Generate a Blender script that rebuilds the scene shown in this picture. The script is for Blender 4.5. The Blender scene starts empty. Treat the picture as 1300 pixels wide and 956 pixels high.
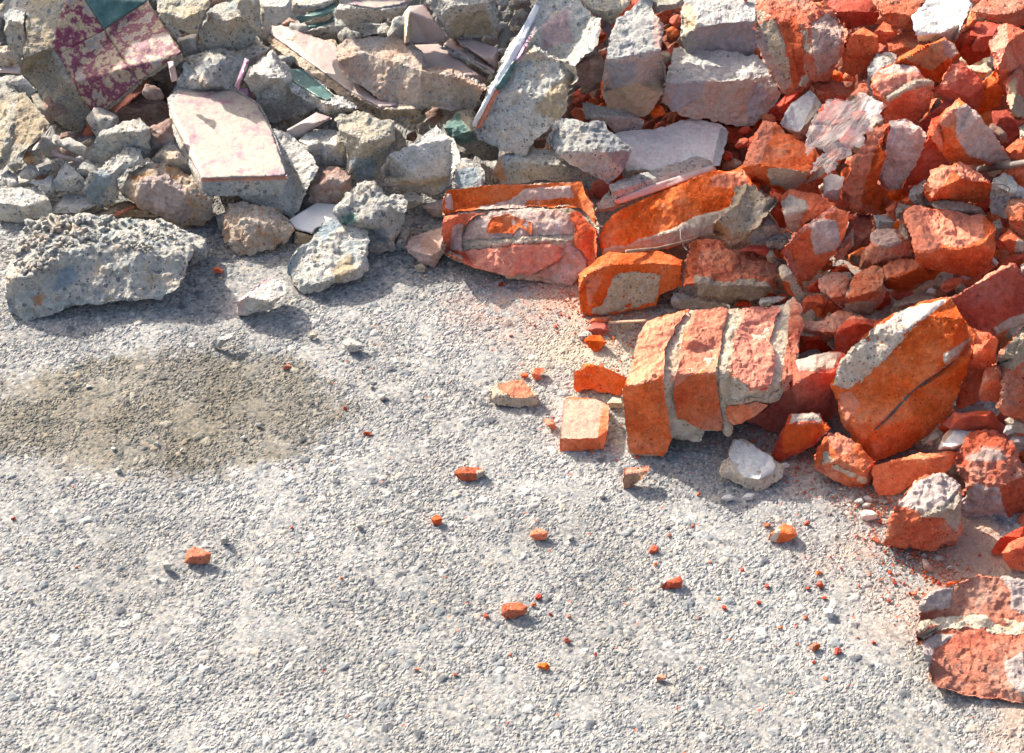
import bpy, bmesh, math, random
import numpy as np
from mathutils import Vector, geometry
# ---------------------------------------------------------------- camera, light, exposure
S = bpy.context.scene
COL = S.collection
CAMZ, PITCH, F = 1.8, math.radians(40.0), 2275.0      # camera height (m), downward pitch, focal length in photo pixels
CX, CY = 650.0, 478.0
cam_d = bpy.data.cameras.new("camera"); cam = bpy.data.objects.new("camera", cam_d); COL.objects.link(cam)
cam.location = (0, 0, CAMZ); cam.rotation_euler = (math.pi/2 - PITCH, 0, 0)
cam_d.sensor_width = 36; cam_d.lens = 36*F/1300; cam_d.clip_end = 2000; cam_d.clip_start = 0.05
S.camera = cam
SUN_AZ, SUN_EL = math.radians(-43), math.radians(32.5)   # azimuth measured from +Y towards +X
sd = Vector((math.sin(SUN_AZ)*math.cos(SUN_EL), math.cos(SUN_AZ)*math.cos(SUN_EL), math.sin(SUN_EL)))
W = bpy.data.worlds.new("World"); S.world = W; W.use_nodes = True
wn = W.node_tree.nodes; bg = wn['Background']
sky = wn.new('ShaderNodeTexSky'); sky.sky_type = 'NISHITA'; sky.sun_disc = False
sky.sun_elevation = SUN_EL; sky.sun_rotation = SUN_AZ; sky.air_density = 1.0; sky.dust_density = 5.0; sky.ozone_density = 0.6
W.node_tree.links.new(sky.outputs[0], bg.inputs[0]); bg.inputs[1].default_value = 0.15
sl = bpy.data.lights.new("sun", 'SUN'); sl.energy = 4.9; sl.angle = math.radians(0.5); sl.color = (1.0, 0.94, 0.84)
so = bpy.data.objects.new("sun", sl); COL.objects.link(so); so.rotation_euler = sd.to_track_quat('Z', 'Y').to_euler()
S.view_settings.view_transform = 'Standard'; S.view_settings.look = 'None'
S.view_settings.gamma = 1; S.view_settings.use_curve_mapping = False
S.view_settings.exposure = 0.98
S.cycles.max_bounces = 8; S.cycles.diffuse_bounces = 5

rnd = random.Random(7)
# ---------------------------------------------------------------- projection helpers (pixel + height -> world point)
sp_, cp_ = math.sin(PITCH), math.cos(PITCH)
def ray(x, y):
    x = np.asarray(x, float); y = np.asarray(y, float)
    a = (x-CX)/F; b = (CY-y)/F
    return a, cp_ + b*sp_, -sp_ + b*cp_
def at_z(x, y, z):
    dx, dy, dz = ray(x, y); t = (z-CAMZ)/dz
    return np.stack([dx*t, dy*t, CAMZ + dz*t], -1), t
def at_t(x, y, t):
    dx, dy, dz = ray(x, y)
    return np.stack([dx*t, dy*t, CAMZ + dz*t], -1)
def to_px(P):
    x, y, z = P[..., 0], P[..., 1], P[..., 2]-CAMZ
    d = y*cp_ - z*sp_; u = y*sp_ + z*cp_
    return CX + F*x/d, CY - F*u/d
# foot line of the two heaps on the ground, and the heap surface rising behind it
FOOT = [(-900, 330), (-200, 320), (0, 300), (200, 300), (400, 285), (560, 285), (700, 335), (850, 410), (960, 500), (1100, 575), (1180, 690), (1300, 800), (1500, 1100)]
FW = np.array([at_z(a, b, 0.0)[0][:2] for a, b in FOOT])
def heap_h(X, Y):
    X = np.asarray(X, float); Y = np.asarray(Y, float)
    best = np.full(X.shape, 1e9); side = np.zeros(X.shape)
    for (ax, ay), (bx, by) in zip(FW[:-1], FW[1:]):
        ex, ey = bx-ax, by-ay; L = ex*ex+ey*ey
        s = np.clip(((X-ax)*ex+(Y-ay)*ey)/L, 0, 1)
        d = np.hypot(X-ax-s*ex, Y-ay-s*ey)
        c = ex*(Y-ay) - ey*(X-ax)
        m = d < best
        best = np.where(m, d, best); side = np.where(m, c, side)
    d = np.where(side > 0, best, -best)
    h = np.clip(d, -9, 2.2)*0.50
    return np.minimum(h, 0.55 + 0.12*h)
def heap_z(x, y):
    z = 0.0
    for _ in range(30):
        P, t = at_z(x, y, z); hz = max(0.0, float(heap_h(P[0], P[1])))
        z += (hz - z)*0.45
    return z
# ---------------------------------------------------------------- noise
def _h(i, j, k, s):
    n = (i*374761393 + j*668265263 + k*2147483647 + s*974634777) & 0xffffffff
    n = ((n ^ (n >> 13))*1274126177) & 0xffffffff
    n = ((n ^ (n >> 16))*2246822519) & 0xffffffff
    return ((n ^ (n >> 15)) & 0xffffff)/float(0xffffff)
def vnoise(P, s=0):
    P = np.asarray(P); f = np.floor(P).astype(np.int64); w = P-f; w = w*w*(3-2*w); r = 0
    for a in (0, 1):
        for b in (0, 1):
            for c in (0, 1):
                ww = (w[:, 0] if a else 1-w[:, 0])*(w[:, 1] if b else 1-w[:, 1])*(w[:, 2] if c else 1-w[:, 2])
                r = r + ww*_h(f[:, 0]+a, f[:, 1]+b, f[:, 2]+c, s)
    return r*2-1
def fbm(P, s=0, o=3, g=0.5):
    r = 0; a = 1
    for i in range(o):
        r = r + a*vnoise(P*(2.03**i)+i*17.3, s+i); a *= g
    return r
def worley(P2, s=0):
    f = np.floor(P2).astype(np.int64); d1 = np.full(len(P2), 9.0); d2 = d1.copy(); hid = np.zeros(len(P2))
    z = np.zeros(len(P2), np.int64)
    for a in (-1, 0, 1):
        for b in (-1, 0, 1):
            i = f[:, 0]+a; j = f[:, 1]+b
            d = np.hypot(i+_h(i, j, z, s)-P2[:, 0], j+_h(i, j, z, s+9)-P2[:, 1])
            hh = _h(i, j, z, s+5)
            m = d < d1
            d2 = np.where(m, d1, np.minimum(d2, d)); hid = np.where(m, hh, hid); d1 = np.where(m, d, d1)
    return d1, d2, hid
def facets(P, s=0):
    f = np.floor(P).astype(np.int64); d1 = np.full(len(P), 9.0); d2 = d1.copy(); val = np.zeros(len(P)); v2 = val.copy()
    for a in (-1, 0, 1):
        for b in (-1, 0, 1):
            for c in (-1, 0, 1):
                i, j, k = f[:, 0]+a, f[:, 1]+b, f[:, 2]+c
                ox = P[:, 0]-i-_h(i, j, k, s); oy = P[:, 1]-j-_h(i, j, k, s+1); oz = P[:, 2]-k-_h(i, j, k, s+2)
                d = np.sqrt(ox*ox+oy*oy+oz*oz)
                g = ox*(_h(i, j, k, s+3)-.5)+oy*(_h(i, j, k, s+4)-.5)+oz*(_h(i, j, k, s+5)-.5) + (_h(i, j, k, s+6)-.5)*.45
                m = d < d1; m2 = ~m & (d < d2)
                v2 = np.where(m, val, np.where(m2, g, v2)); d2 = np.where(m, d1, np.where(m2, d, d2))
                val = np.where(m, g, val); d1 = np.where(m, d, d1)
    w = np.clip((d2-d1)/.16, 0, 1)*.5+.5
    return val*w+v2*(1-w)
# ---------------------------------------------------------------- materials
def mat(name, cols, rough=0.92, grain=900, speck=0, bump=0.35, tone=1.0, scale=14, specular=0.25, agg=None, fine=0.3, soft=None):
    m = bpy.data.materials.new(name); m.use_nodes = True; nt = m.node_tree; N = nt.nodes; L = nt.links
    b = N['Principled BSDF']; b.inputs['Roughness'].default_value = rough
    b.inputs['Specular IOR Level'].default_value = specular
    g = N.new('ShaderNodeNewGeometry'); oi = N.new('ShaderNodeObjectInfo')
    off = N.new('ShaderNodeVectorMath'); off.operation = 'ADD'
    mul = N.new('ShaderNodeVectorMath'); mul.operation = 'SCALE'; mul.inputs['Scale'].default_value = 37
    cmb = N.new('ShaderNodeCombineXYZ'); L.new(oi.outputs['Random'], cmb.inputs[0]); L.new(oi.outputs['Random'], cmb.inputs[1])
    L.new(cmb.outputs[0], mul.inputs[0]); L.new(g.outputs['Position'], off.inputs[0]); L.new(mul.outputs[0], off.inputs[1])
    V = off.outputs[0]
    def noise(sc, det=4, ro=0.6):
        n = N.new('ShaderNodeTexNoise'); n.inputs['Scale'].default_value = sc; n.inputs['Detail'].default_value = det
        n.inputs['Roughness'].default_value = ro; L.new(V, n.inputs['Vector']); return n
    def mix(f, a, c, mode='MIX'):
        x = N.new('ShaderNodeMix'); x.data_type = 'RGBA'; x.blend_type = mode
        for i, v in ((0, f), (6, a), (7, c)):
            if isinstance(v, (int, float)): x.inputs[i].default_value = v
            elif isinstance(v, tuple): x.inputs[i].default_value = v
            else: L.new(v, x.inputs[i])
        return x.outputs[2]
    n1 = noise(scale, 5, 0.65); cr = N.new('ShaderNodeValToRGB'); cr.color_ramp.interpolation = 'LINEAR'
    k = len(cols); els = cr.color_ramp.elements
    while len(els) < k: els.new(0.5)
    for i, c in enumerate(cols):
        els[i].position = 0.34 + 0.34*i/max(1, k-1); els[i].color = tuple(v*tone for v in c[:3]) + (1,)
    L.new(n1.outputs['Fac'], cr.inputs[0]); col = cr.outputs[0]
    n2 = noise(120, 4, 0.75)
    mr = N.new('ShaderNodeMapRange'); mr.inputs[1].default_value = 0.3; mr.inputs[2].default_value = 0.7
    mr.inputs[3].default_value = 1-fine; mr.inputs[4].default_value = 1+fine; L.new(n2.outputs['Fac'], mr.inputs[0])
    vm = N.new('ShaderNodeVectorMath'); vm.operation = 'SCALE'; L.new(col, vm.inputs[0]); L.new(mr.outputs[0], vm.inputs['Scale']); col = vm.outputs[0]
    hts = []
    if agg:   # aggregate stones set in the concrete
        for sc, th, cs in agg:
            v = N.new('ShaderNodeTexVoronoi'); v.inputs['Scale'].default_value = sc; v.inputs['Randomness'].default_value = 1
            wv = noise(sc*1.6, 2); wa = N.new('ShaderNodeVectorMath'); wa.operation = 'MULTIPLY_ADD'
            L.new(wv.outputs['Color'], wa.inputs[0]); wa.inputs[1].default_value = (0.5/sc,)*3; L.new(V, wa.inputs[2]); L.new(wa.outputs[0], v.inputs['Vector'])
            sx = N.new('ShaderNodeSeparateColor'); L.new(v.outputs['Color'], sx.inputs[0])
            rad = N.new('ShaderNodeMath'); rad.operation = 'MULTIPLY'; rad.inputs[1].default_value = th; L.new(sx.outputs[0], rad.inputs[0])
            df = N.new('ShaderNodeMath'); df.operation = 'SUBTRACT'; L.new(rad.outputs[0], df.inputs[0]); L.new(v.outputs['Distance'], df.inputs[1])
            ms = N.new('ShaderNodeMapRange'); ms.inputs[1].default_value = 0; ms.inputs[2].default_value = 0.06; L.new(df.outputs[0], ms.inputs[0])
            c2 = N.new('ShaderNodeValToRGB'); c2.color_ramp.interpolation = 'CONSTANT'
            while len(c2.color_ramp.elements) < len(cs): c2.color_ramp.elements.new(0.5)
            for i, c in enumerate(cs): c2.color_ramp.elements[i].position = i/len(cs); c2.color_ramp.elements[i].color = tuple(c)+(1,)
            L.new(sx.outputs[1], c2.inputs[0]); col = mix(ms.outputs[0], col, c2.outputs[0]); hts.append((ms.outputs[0], 0.5))
    at = N.new('ShaderNodeAttribute'); at.attribute_name = 'patch'
    n3 = noise(60, 4, 0.7)
    ad = N.new('ShaderNodeMath'); ad.operation = 'ADD'; L.new(at.outputs['Alpha'], ad.inputs[0]); L.new(n3.outputs['Fac'], ad.inputs[1])
    pm = N.new('ShaderNodeMapRange'); pm.inputs[1].default_value = 0.62 if agg in (AG1, AG2) else 0.93; pm.inputs[2].default_value = 1.30 if agg in (AG1, AG2) else 1.03; L.new(ad.outputs[0], pm.inputs[0])
    pn = N.new('ShaderNodeVectorMath'); pn.operation = 'SCALE'; L.new(at.outputs['Color'], pn.inputs[0]); L.new(mr.outputs[0], pn.inputs['Scale'])
    gt = N.new('ShaderNodeMath'); gt.operation = 'GREATER_THAN'; gt.inputs[1].default_value = 0.02; L.new(at.outputs['Fac'], gt.inputs[0])
    mm = N.new('ShaderNodeMath'); mm.operation = 'MULTIPLY'; L.new(pm.outputs[0], mm.inputs[0]); L.new(gt.outputs[0], mm.inputs[1])
    col = mix(mm.outputs[0], col, pn.outputs[0])
    hv = N.new('ShaderNodeHueSaturation'); L.new(col, hv.inputs['Color'])
    wn_ = N.new('ShaderNodeTexWhiteNoise'); wn_.noise_dimensions = '1D'; L.new(oi.outputs['Random'], wn_.inputs['W']); sc_ = N.new('ShaderNodeSeparateColor'); L.new(wn_.outputs['Color'], sc_.inputs[0])
    for k_, so_, lo, hi in (('Hue', 0, .493, .4995), ('Saturation', 1, .93, 1.06)):
        q_ = N.new('ShaderNodeMapRange'); q_.inputs[3].default_value = lo; q_.inputs[4].default_value = hi; L.new(sc_.outputs[so_], q_.inputs[0]); L.new(q_.outputs[0], hv.inputs[k_])
    vr = N.new('ShaderNodeMapRange'); vr.inputs[3].default_value = 0.86; vr.inputs[4].default_value = 1.12; L.new(oi.outputs['Random'], vr.inputs[0]); L.new(vr.outputs[0], hv.inputs['Value'])
    L.new(hv.outputs[0], b.inputs['Base Color'])
    nb = noise(grain*0.28, 5, 0.75); nf = noise(70, 8, 0.78)
    h = N.new('ShaderNodeMath'); h.operation = 'MULTIPLY_ADD'; h.inputs[1].default_value = 3.0; L.new(nf.outputs['Fac'], h.inputs[0]); L.new(nb.outputs['Fac'], h.inputs[2]); hh = h.outputs[0]
    for o, wgt in hts:
        q = N.new('ShaderNodeMath'); q.operation = 'MULTIPLY_ADD'; q.inputs[1].default_value = wgt; L.new(o, q.inputs[0]); L.new(hh, q.inputs[2]); hh = q.outputs[0]
    bm = N.new('ShaderNodeBump'); bm.inputs['Strength'].default_value = bump; bm.inputs['Distance'].default_value = 0.006
    L.new(hh, bm.inputs['Height']); L.new(bm.outputs[0], b.inputs['Normal'])
    return m
AG1 = [(95, 0.50, [(.21, .22, .23), (.46, .40, .32), (.54, .53, .51), (.32, .33, .34), (.42, .37, .32)]), (230, 0.5, [(.19, .19, .20), (.5, .45, .38), (.60, .59, .56)])]
AG2 = [(110, 0.34, [(.19, .20, .21), (.42, .36, .30), (.50, .50, .48)]), (250, 0.42, [(.20, .20, .20), (.47, .42, .36)])]
M = {
 'br': mat('orange_brick', [(.52, .09, .022), (.62, .13, .035), (.66, .18, .065), (.60, .25, .14)], bump=.35, grain=1100, agg=[(220, .35, [(.35, .05, .02), (.65, .26, .14)])]),
 'bp': mat('broken_sunlit_brick', [(.56, .13, .06), (.64, .19, .09), (.66, .27, .16), (.62, .36, .25)], bump=.75, grain=1200, agg=[(200, .4, [(.40, .06, .03), (.68, .34, .22)])]),  # broken faces, and a paler brick colour put on faces in sun
 'bd': mat('dull_shaded_red_brick', [(.36, .055, .028), (.46, .085, .04), (.48, .14, .09)], bump=.35, grain=1000),  # dull bricks, and a darker colour put on bricks lying in shade
 'mo': mat('mortar', [(.46, .34, .22), (.54, .44, .32), (.58, .49, .38)], bump=.55, grain=1300, agg=[(190, .45, [(.3, .22, .16), (.62, .55, .48), (.22, .2, .18)])]),
 'mp': mat('pinkish_mortar', [(.46, .26, .19), (.52, .38, .32), (.55, .45, .40)], bump=.45, grain=1200, scale=22, agg=[(190, .4, [(.45, .2, .12), (.6, .52, .46)])]),
 'cg': mat('grey_concrete', [(.40, .385, .36), (.49, .465, .42), (.56, .50, .42)], agg=AG2, bump=.55),
 'cb': mat('bluish_concrete', [(.36, .41, .42), (.50, .50, .45), (.60, .56, .49), (.60, .49, .34)], agg=AG1, bump=.7, scale=18),
 'cy': mat('ochre_concrete', [(.40, .39, .35), (.51, .455, .35), (.58, .46, .30)], agg=AG1, bump=.8, scale=18),
 'cl': mat('pale_concrete', [(.38, .41, .42), (.54, .52, .47), (.60, .56, .49), (.58, .47, .36)], agg=AG1, bump=.75, scale=20),
 'ob': mat('buff_stone', [(.58, .30, .14), (.60, .44, .30), (.62, .54, .45), (.56, .34, .20)], bump=.9, scale=26, agg=[(120, .4, [(.5, .2, .08), (.6, .52, .44), (.3, .22, .15)])]),
 'pc': mat('rosy_concrete', [(.44, .28, .20), (.46, .36, .28), (.44, .40, .36)], agg=AG2, bump=.6, scale=12),
 'pb': mat('brown_stone', [(.28, .17, .13), (.36, .24, .19), (.42, .36, .33)], bump=.7, scale=24),
 'wh': mat('white_plaster', [(.60, .57, .53), (.68, .65, .60), (.71, .69, .64)], bump=.35, fine=.18, grain=700),
 'gp': mat('grey_painted_plaster', [(.37, .36, .335), (.43, .415, .385), (.47, .455, .42)], bump=.45, fine=.2, scale=16, agg=AG2),
 'ti': mat('pink_tile', [(.42, .30, .29), (.47, .36, .33), (.50, .42, .38)], rough=.45, bump=.08, fine=.07, specular=.5),
 'tp': mat('pale_marbled_tile', [(.27, .15, .18), (.33, .25, .235), (.37, .315, .26), (.375, .325, .265), (.28, .18, .20)], rough=.6, bump=.12, fine=.14, scale=26),
 'tw': mat('white_tile', [(.72, .70, .68), (.76, .75, .74)], rough=.4, bump=.05, fine=.04, specular=.5),
 'tg': mat('green_tile', [(.04, .10, .095), (.07, .15, .14), (.12, .21, .19)], rough=.45, bump=.08, fine=.1, scale=40, specular=.5),
 'tu': mat('purple_tile', [(.40, .20, .30), (.50, .32, .40)], rough=.45, bump=.08, specular=.5),
 'mb': mat('purple_cream_marble_tile', [(.46, .36, .22), (.26, .22, .25), (.44, .34, .22), (.17, .03, .06), (.22, .06, .09), (.46, .36, .22), (.40, .30, .20), (.17, .03, .06)], rough=.55, bump=.12, fine=.25, scale=24),
 'tl': mat('brick_coloured_tile', [(.62, .22, .12), (.66, .30, .18)], rough=.6, bump=.1),
}
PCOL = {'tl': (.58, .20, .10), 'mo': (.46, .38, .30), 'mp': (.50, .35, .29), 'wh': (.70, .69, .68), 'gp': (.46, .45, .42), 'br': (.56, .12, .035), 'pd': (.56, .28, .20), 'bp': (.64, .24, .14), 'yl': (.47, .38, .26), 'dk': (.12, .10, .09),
        'bl': (.30, .35, .38), 'pk': (.52, .38, .36), 'or': (.52, .30, .16), 'cg': (.36, .36, .36), 'gr': (.2, .32, .28), 'wr': (.58, .46, .41)}  # bp patches mark broken faces and paint sunlit brick faces paler
NAMES = {'br': ('brick_fragment', 'brick piece'), 'bp': ('brick_fragment', 'brick piece'), 'bd': ('brick_fragment', 'brick piece'), 'mo': ('mortar_lump', 'mortar lump'), 'mp': ('mortar_lump', 'mortar lump'),
         'cg': ('concrete_chunk', 'concrete chunk'), 'cb': ('concrete_chunk', 'concrete chunk'), 'cy': ('concrete_chunk', 'concrete chunk'), 'cl': ('concrete_chunk', 'concrete chunk'), 'ob': ('buff_stone', 'stone'),
         'pc': ('concrete_chunk', 'concrete chunk'), 'pb': ('brown_stone', 'stone'), 'wh': ('plaster_chunk', 'plaster chunk'), 'gp': ('plaster_chunk', 'plaster chunk')}
for k_ in ('ti', 'tp', 'tw', 'tg', 'tu', 'mb', 'tl'): NAMES[k_] = ('tile_piece', 'tile piece')
GRP = {'br': 'broken bricks of the red heap', 'bp': 'broken bricks of the red heap', 'bd': 'broken bricks of the red heap', 'mo': 'mortar lumps of the red heap', 'mp': 'mortar lumps of the red heap',
       'wh': 'plaster chunks', 'gp': 'plaster chunks', 'ob': 'stones of the grey heap', 'pb': 'stones of the grey heap'}
AMP = {'br': .55, 'bp': 1.0, 'bd': .5, 'mo': .9, 'mp': .6, 'cg': .75, 'cb': .85, 'cy': .85, 'cl': .95, 'ob': 1.1, 'pc': .8, 'pb': .9, 'wh': .5, 'gp': .75, 'ti': .06, 'tp': .1, 'tw': .05, 'tg': .06, 'tu': .06, 'mb': .08, 'tl': .1}
REG = {'A': (0, 0, 3.939), 'B': (300, 0, 3.939), 'C': (600, 0, 3.939), 'D': (0, 200, 3.939), 'E': (300, 200, 3.939), 'F': (550, 200, 3.939),
       'G': (850, 0, 5.622), 'H': (1070, 0, 5.622), 'I': (850, 150, 5.622), 'J': (1070, 150, 5.622), 'K': (850, 300, 5.622), 'L': (1070, 300, 5.622),
       'M': (690, 370, 3.939), 'N': (970, 440, 3.939), 'O': (970, 640, 3.939), 'P': (540, 440, 3.939), 'Q': (0, 400, 2.3636), 'S': (500, 600, 2.3636), 'Z': (0, 0, 1.0)}
# ---------------------------------------------------------------- geometry builders
def parse(reg, s):
    ox, oy, k = REG[reg]; out = []
    for w in s.split():
        c = w.split(',')
        out.append((ox+float(c[0])/k, oy+float(c[1])/k, c[2] if len(c) > 2 else None))
    return out
def in_poly(px, py, poly):
    ins = np.zeros(px.shape, bool); n = len(poly)
    for i in range(n):
        x1, y1 = poly[i]; x2, y2 = poly[(i+1) % n]
        c = (y1 > py) != (y2 > py)
        with np.errstate(divide='ignore', invalid='ignore'):
            xx = (x2-x1)*(py-y1)/(y2-y1)+x1
        ins ^= c & (px < xx)
    return ins
def edge_dist(px, py, poly):
    d = np.full(px.shape, 1e9); n = len(poly)
    for i in range(n):
        x1, y1 = poly[i]; x2, y2 = poly[(i+1) % n]; ex, ey = x2-x1, y2-y1; L = ex*ex+ey*ey+1e-9
        s = np.clip(((px-x1)*ex+(py-y1)*ey)/L, 0, 1)
        d = np.minimum(d, np.hypot(px-x1-s*ex, py-y1-s*ey))
    return d
def cdt(pts, nout, extra_edges=()):
    r = geometry.delaunay_2d_cdt([Vector((p[0], p[1])) for p in pts], list(extra_edges), [list(range(nout))], 1, 1e-6, True)
    vs, fs, ov = r[0], r[2], r[3]
    return [(v.x, v.y) for v in vs], [list(f) for f in fs if len(f) == 3], [list(o) for o in ov]
class Coarse:
    def __init__(s, pts, zs, nout, edges):
        v, f, ov = cdt(pts, nout, edges)
        s.v = np.array(v); s.f = np.array(f)
        z0 = np.array(zs); s.z = np.zeros(len(v))
        P = np.array([(p[0], p[1]) for p in pts])
        for i in range(len(v)):
            o = [q for q in ov[i] if q < len(zs)]
            if o: s.z[i] = z0[o[0]]
            else:
                d = np.hypot(*(P-s.v[i]).T)+1e-6; k = np.argsort(d)[:3]; w = 1/d[k]; s.z[i] = (z0[k]*w).sum()/w.sum()
    def __call__(s, x, y):
        x = np.asarray(x, float); y = np.asarray(y, float)
        best = np.full(x.shape, -1e9); z = np.zeros(x.shape)
        for a, b, c in s.f:
            (x1, y1), (x2, y2), (x3, y3) = s.v[a], s.v[b], s.v[c]
            D = (y2-y3)*(x1-x3)+(x3-x2)*(y1-y3)
            if abs(D) < 1e-6: continue
            l1 = ((y2-y3)*(x-x3)+(x3-x2)*(y-y3))/D; l2 = ((y3-y1)*(x-x3)+(x1-x3)*(y-y3))/D; l3 = 1-l1-l2
            m = np.minimum(np.minimum(l1, l2), l3)
            l1c, l2c, l3c = np.clip(l1, 0, 1), np.clip(l2, 0, 1), np.clip(l3, 0, 1); sm = l1c+l2c+l3c
            zz = (l1c*s.z[a]+l2c*s.z[b]+l3c*s.z[c])/sm
            k = m > best; best = np.where(k, m, best); z = np.where(k, zz, z)
        return z
def fine_points(poly, r, R, rough=0.0):
    out = []; n = len(poly)
    for i in range(n):
        a = poly[i]; b = poly[(i+1) % n]; L = math.hypot(b[0]-a[0], b[1]-a[1]); k = max(1, int(round(L/r)))
        for j in range(k):
            t = j/k; q = 0
            if rough and j: q = R.uniform(-1, 1)*rough + rough*1.3*math.sin(t*math.pi)*(R.random()-.5)
            nx, ny = (b[1]-a[1])/(L+1e-6), -(b[0]-a[0])/(L+1e-6)
            out.append((a[0]+(b[0]-a[0])*t+nx*q, a[1]+(b[1]-a[1])*t+ny*q))
    xs = [p[0] for p in out]; ys = [p[1] for p in out]
    gx = np.arange(min(xs), max(xs)+r, r); gy = np.arange(min(ys), max(ys)+r, r*0.9)
    X, Y = np.meshgrid(gx, gy); X = X + (np.arange(len(gy)) % 2)[:, None]*r*0.5
    rs = np.random.RandomState(R.randrange(1 << 30))
    X = (X + rs.uniform(-.28, .28, X.shape)*r).ravel(); Y = (Y + rs.uniform(-.28, .28, Y.shape)*r).ravel()
    k = in_poly(X, Y, out); X, Y = X[k], Y[k]
    d = edge_dist(X, Y, out); k = d > r*0.6
    return out, np.stack([X[k], Y[k]], 1), d[k]
def normals(P, Fc):
    n = np.cross(P[Fc[:, 1]]-P[Fc[:, 0]], P[Fc[:, 2]]-P[Fc[:, 0]]); N_ = np.zeros_like(P)
    for i in range(3): np.add.at(N_, Fc[:, i], n)
    return N_/(np.linalg.norm(N_, axis=1, keepdims=True)+1e-12)
def link_mesh(name, P, Fc, m, parent=None, origin=None, col=None, smooth=None):
    me = bpy.data.meshes.new(name)
    o0 = np.array(origin if origin is not None else (0, 0, 0), float)
    me.from_pydata((P-o0).tolist(), [], [list(map(int, f)) for f in Fc]); me.validate()
    if smooth is None: smooth = m.name.split('.')[0] in SMOOTH
    if smooth: me.shade_smooth()
    else: me.shade_flat()
    if col is not None:
        a = me.color_attributes.new('patch', 'FLOAT_COLOR', 'POINT'); a.data.foreach_set('color', col.astype(np.float32).ravel())
    me.materials.append(m)
    o = bpy.data.objects.new(name, me); COL.objects.link(o)
    if parent is None: o.location = o0
    else:
        o.parent = parent; o.location = o0 - np.array(parent['_org'])
    o['_org'] = tuple(map(float, o0))
    return o
ZB = np.full((260, 350), 1e9)      # front-most depth so far, 4 px cells, used to settle one piece behind another
def zb_idx(x, y): return np.clip(((y+40)/4).astype(int), 0, 259), np.clip(((x+40)/4).astype(int), 0, 349)
SPECS = []
def p(reg, mt, r, outline, label=None, ridge=None, H=None, o=0, T=None, g=None, res=None, P=None, amp=1.0, base=None, kids=(), name=None, cat=None, tilt=0.0, rough=None, db=0, grp=None):
    SPECS.append(dict(reg=reg, mt=mt, r=r, out=parse(reg, outline), label=label, ridge=ridge, H=H, o=o, T=T, g=g, res=res, P=P, amp=amp, base=base, kids=kids, name=name, cat=cat, tilt=tilt, rough=rough, db=db, grp=grp, n=len(SPECS)))
def settle(s):
    """height model of one piece and its resting height on the ground or the heap"""
    R = random.Random(s['n']*31+5); out = s['out']
    ys = [q[1] for q in out]; xs = [q[0] for q in out]; y0, y1 = min(ys), max(ys); sz = y1-y0; wd = max(xs)-min(xs)
    bx = np.mean([q[0] for q in out if q[1] > y1-0.25*sz])
    g = s['g']
    base = s['base'] if s['base'] is not None else (0.0 if g else heap_z(bx, y1))
    u = float(at_z(bx, y1, base)[1])/F
    base += s['db']*u
    r = s['r']; H = s['H'] if s['H'] is not None else max(5, (1-r)*sz/.77*.95)
    jit = 0.0 if s['H'] is not None and s['amp'] < .5 else 0.035*sz
    def prof(x, y):
        f = (y-y0)/max(sz, 1)
        lin = H*(1-f); pl = H if f < r else H*(1-(f-r)/(1-r+1e-6))
        k = .65+.33*min(1, max(0, (r-.5)/.3)); return (1-k)*lin+k*pl + s['tilt']*(x-bx)
    def lin(x, y): return H*(1-(y-y0)/sz)
    def zof(q):
        v = q[2]
        if v is None: return prof(q[0], q[1]) + R.uniform(-jit, jit)*.6
        if v[0] in '+-': return lin(q[0], q[1])+float(v)
        return float(v)*H
    pts = [(q[0], q[1]) for q in out]; zs = [zof(q) for q in out]; n0 = len(pts); ed = []
    if s['ridge'] is None:
        yy = y0+r*sz
        for fy, k in ((yy, 3),):
            X = np.linspace(min(xs), max(xs), 60); ins = in_poly(X, np.full(60, fy+.01), pts)
            if ins.sum() > 3:
                a, b = X[ins][0], X[ins][-1]
                pr = None
                for t in (.2, .5, .8):
                    q = (a+(b-a)*t, fy+R.uniform(-.09, .09)*sz)
                    pts.append(q); zs.append(H*(1.0+R.uniform(-.06, .08))+s['tilt']*(q[0]-bx))
                    if pr is not None: ed.append((pr, len(pts)-1))
                    pr = len(pts)-1
    elif s['ridge']:
        for ch in s['ridge'].split('/'):
            pr = None
            for q in parse(s['reg'], ch):
                pts.append((q[0], q[1])); zs.append(H+s['tilt']*(q[0]-bx) if q[2] is None else zof(q))
                if pr is not None: ed.append((pr, len(pts)-1))
                pr = len(pts)-1
    C = Coarse(pts, zs, n0, ed)
    poly = pts[:n0]
    gx, gy = np.meshgrid(np.arange(min(xs), max(xs), 4), np.arange(y0, y1, 4)); gx = gx.ravel(); gy = gy.ravel()
    k = in_poly(gx, gy, poly) & (gx > -36) & (gy > -36) & (gx < 1350) & (gy < 990); gx, gy = gx[k], gy[k]
    if len(gx):
        zr = C(gx, gy)*u
        t = at_z(gx, gy, base+zr)[1]; i, j = zb_idx(gx, gy); zb = ZB[i, j]; ov = zb < 1e8
        if ov.sum() > 2 and not g:
            dz = (zb-t)[ov]*(-ray(gx, gy)[2][ov])
            need = np.percentile(dz, 88) + 0.003
            if need > 0: base -= min(need, 0.16)
            t = at_z(gx, gy, base+zr)[1]
        ZB[i, j] = np.minimum(zb, t)
    s.update(C=C, poly=poly, u=u, basez=base, H_=H, size=math.sqrt(sz*wd), minsz=min(sz, wd))
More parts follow.
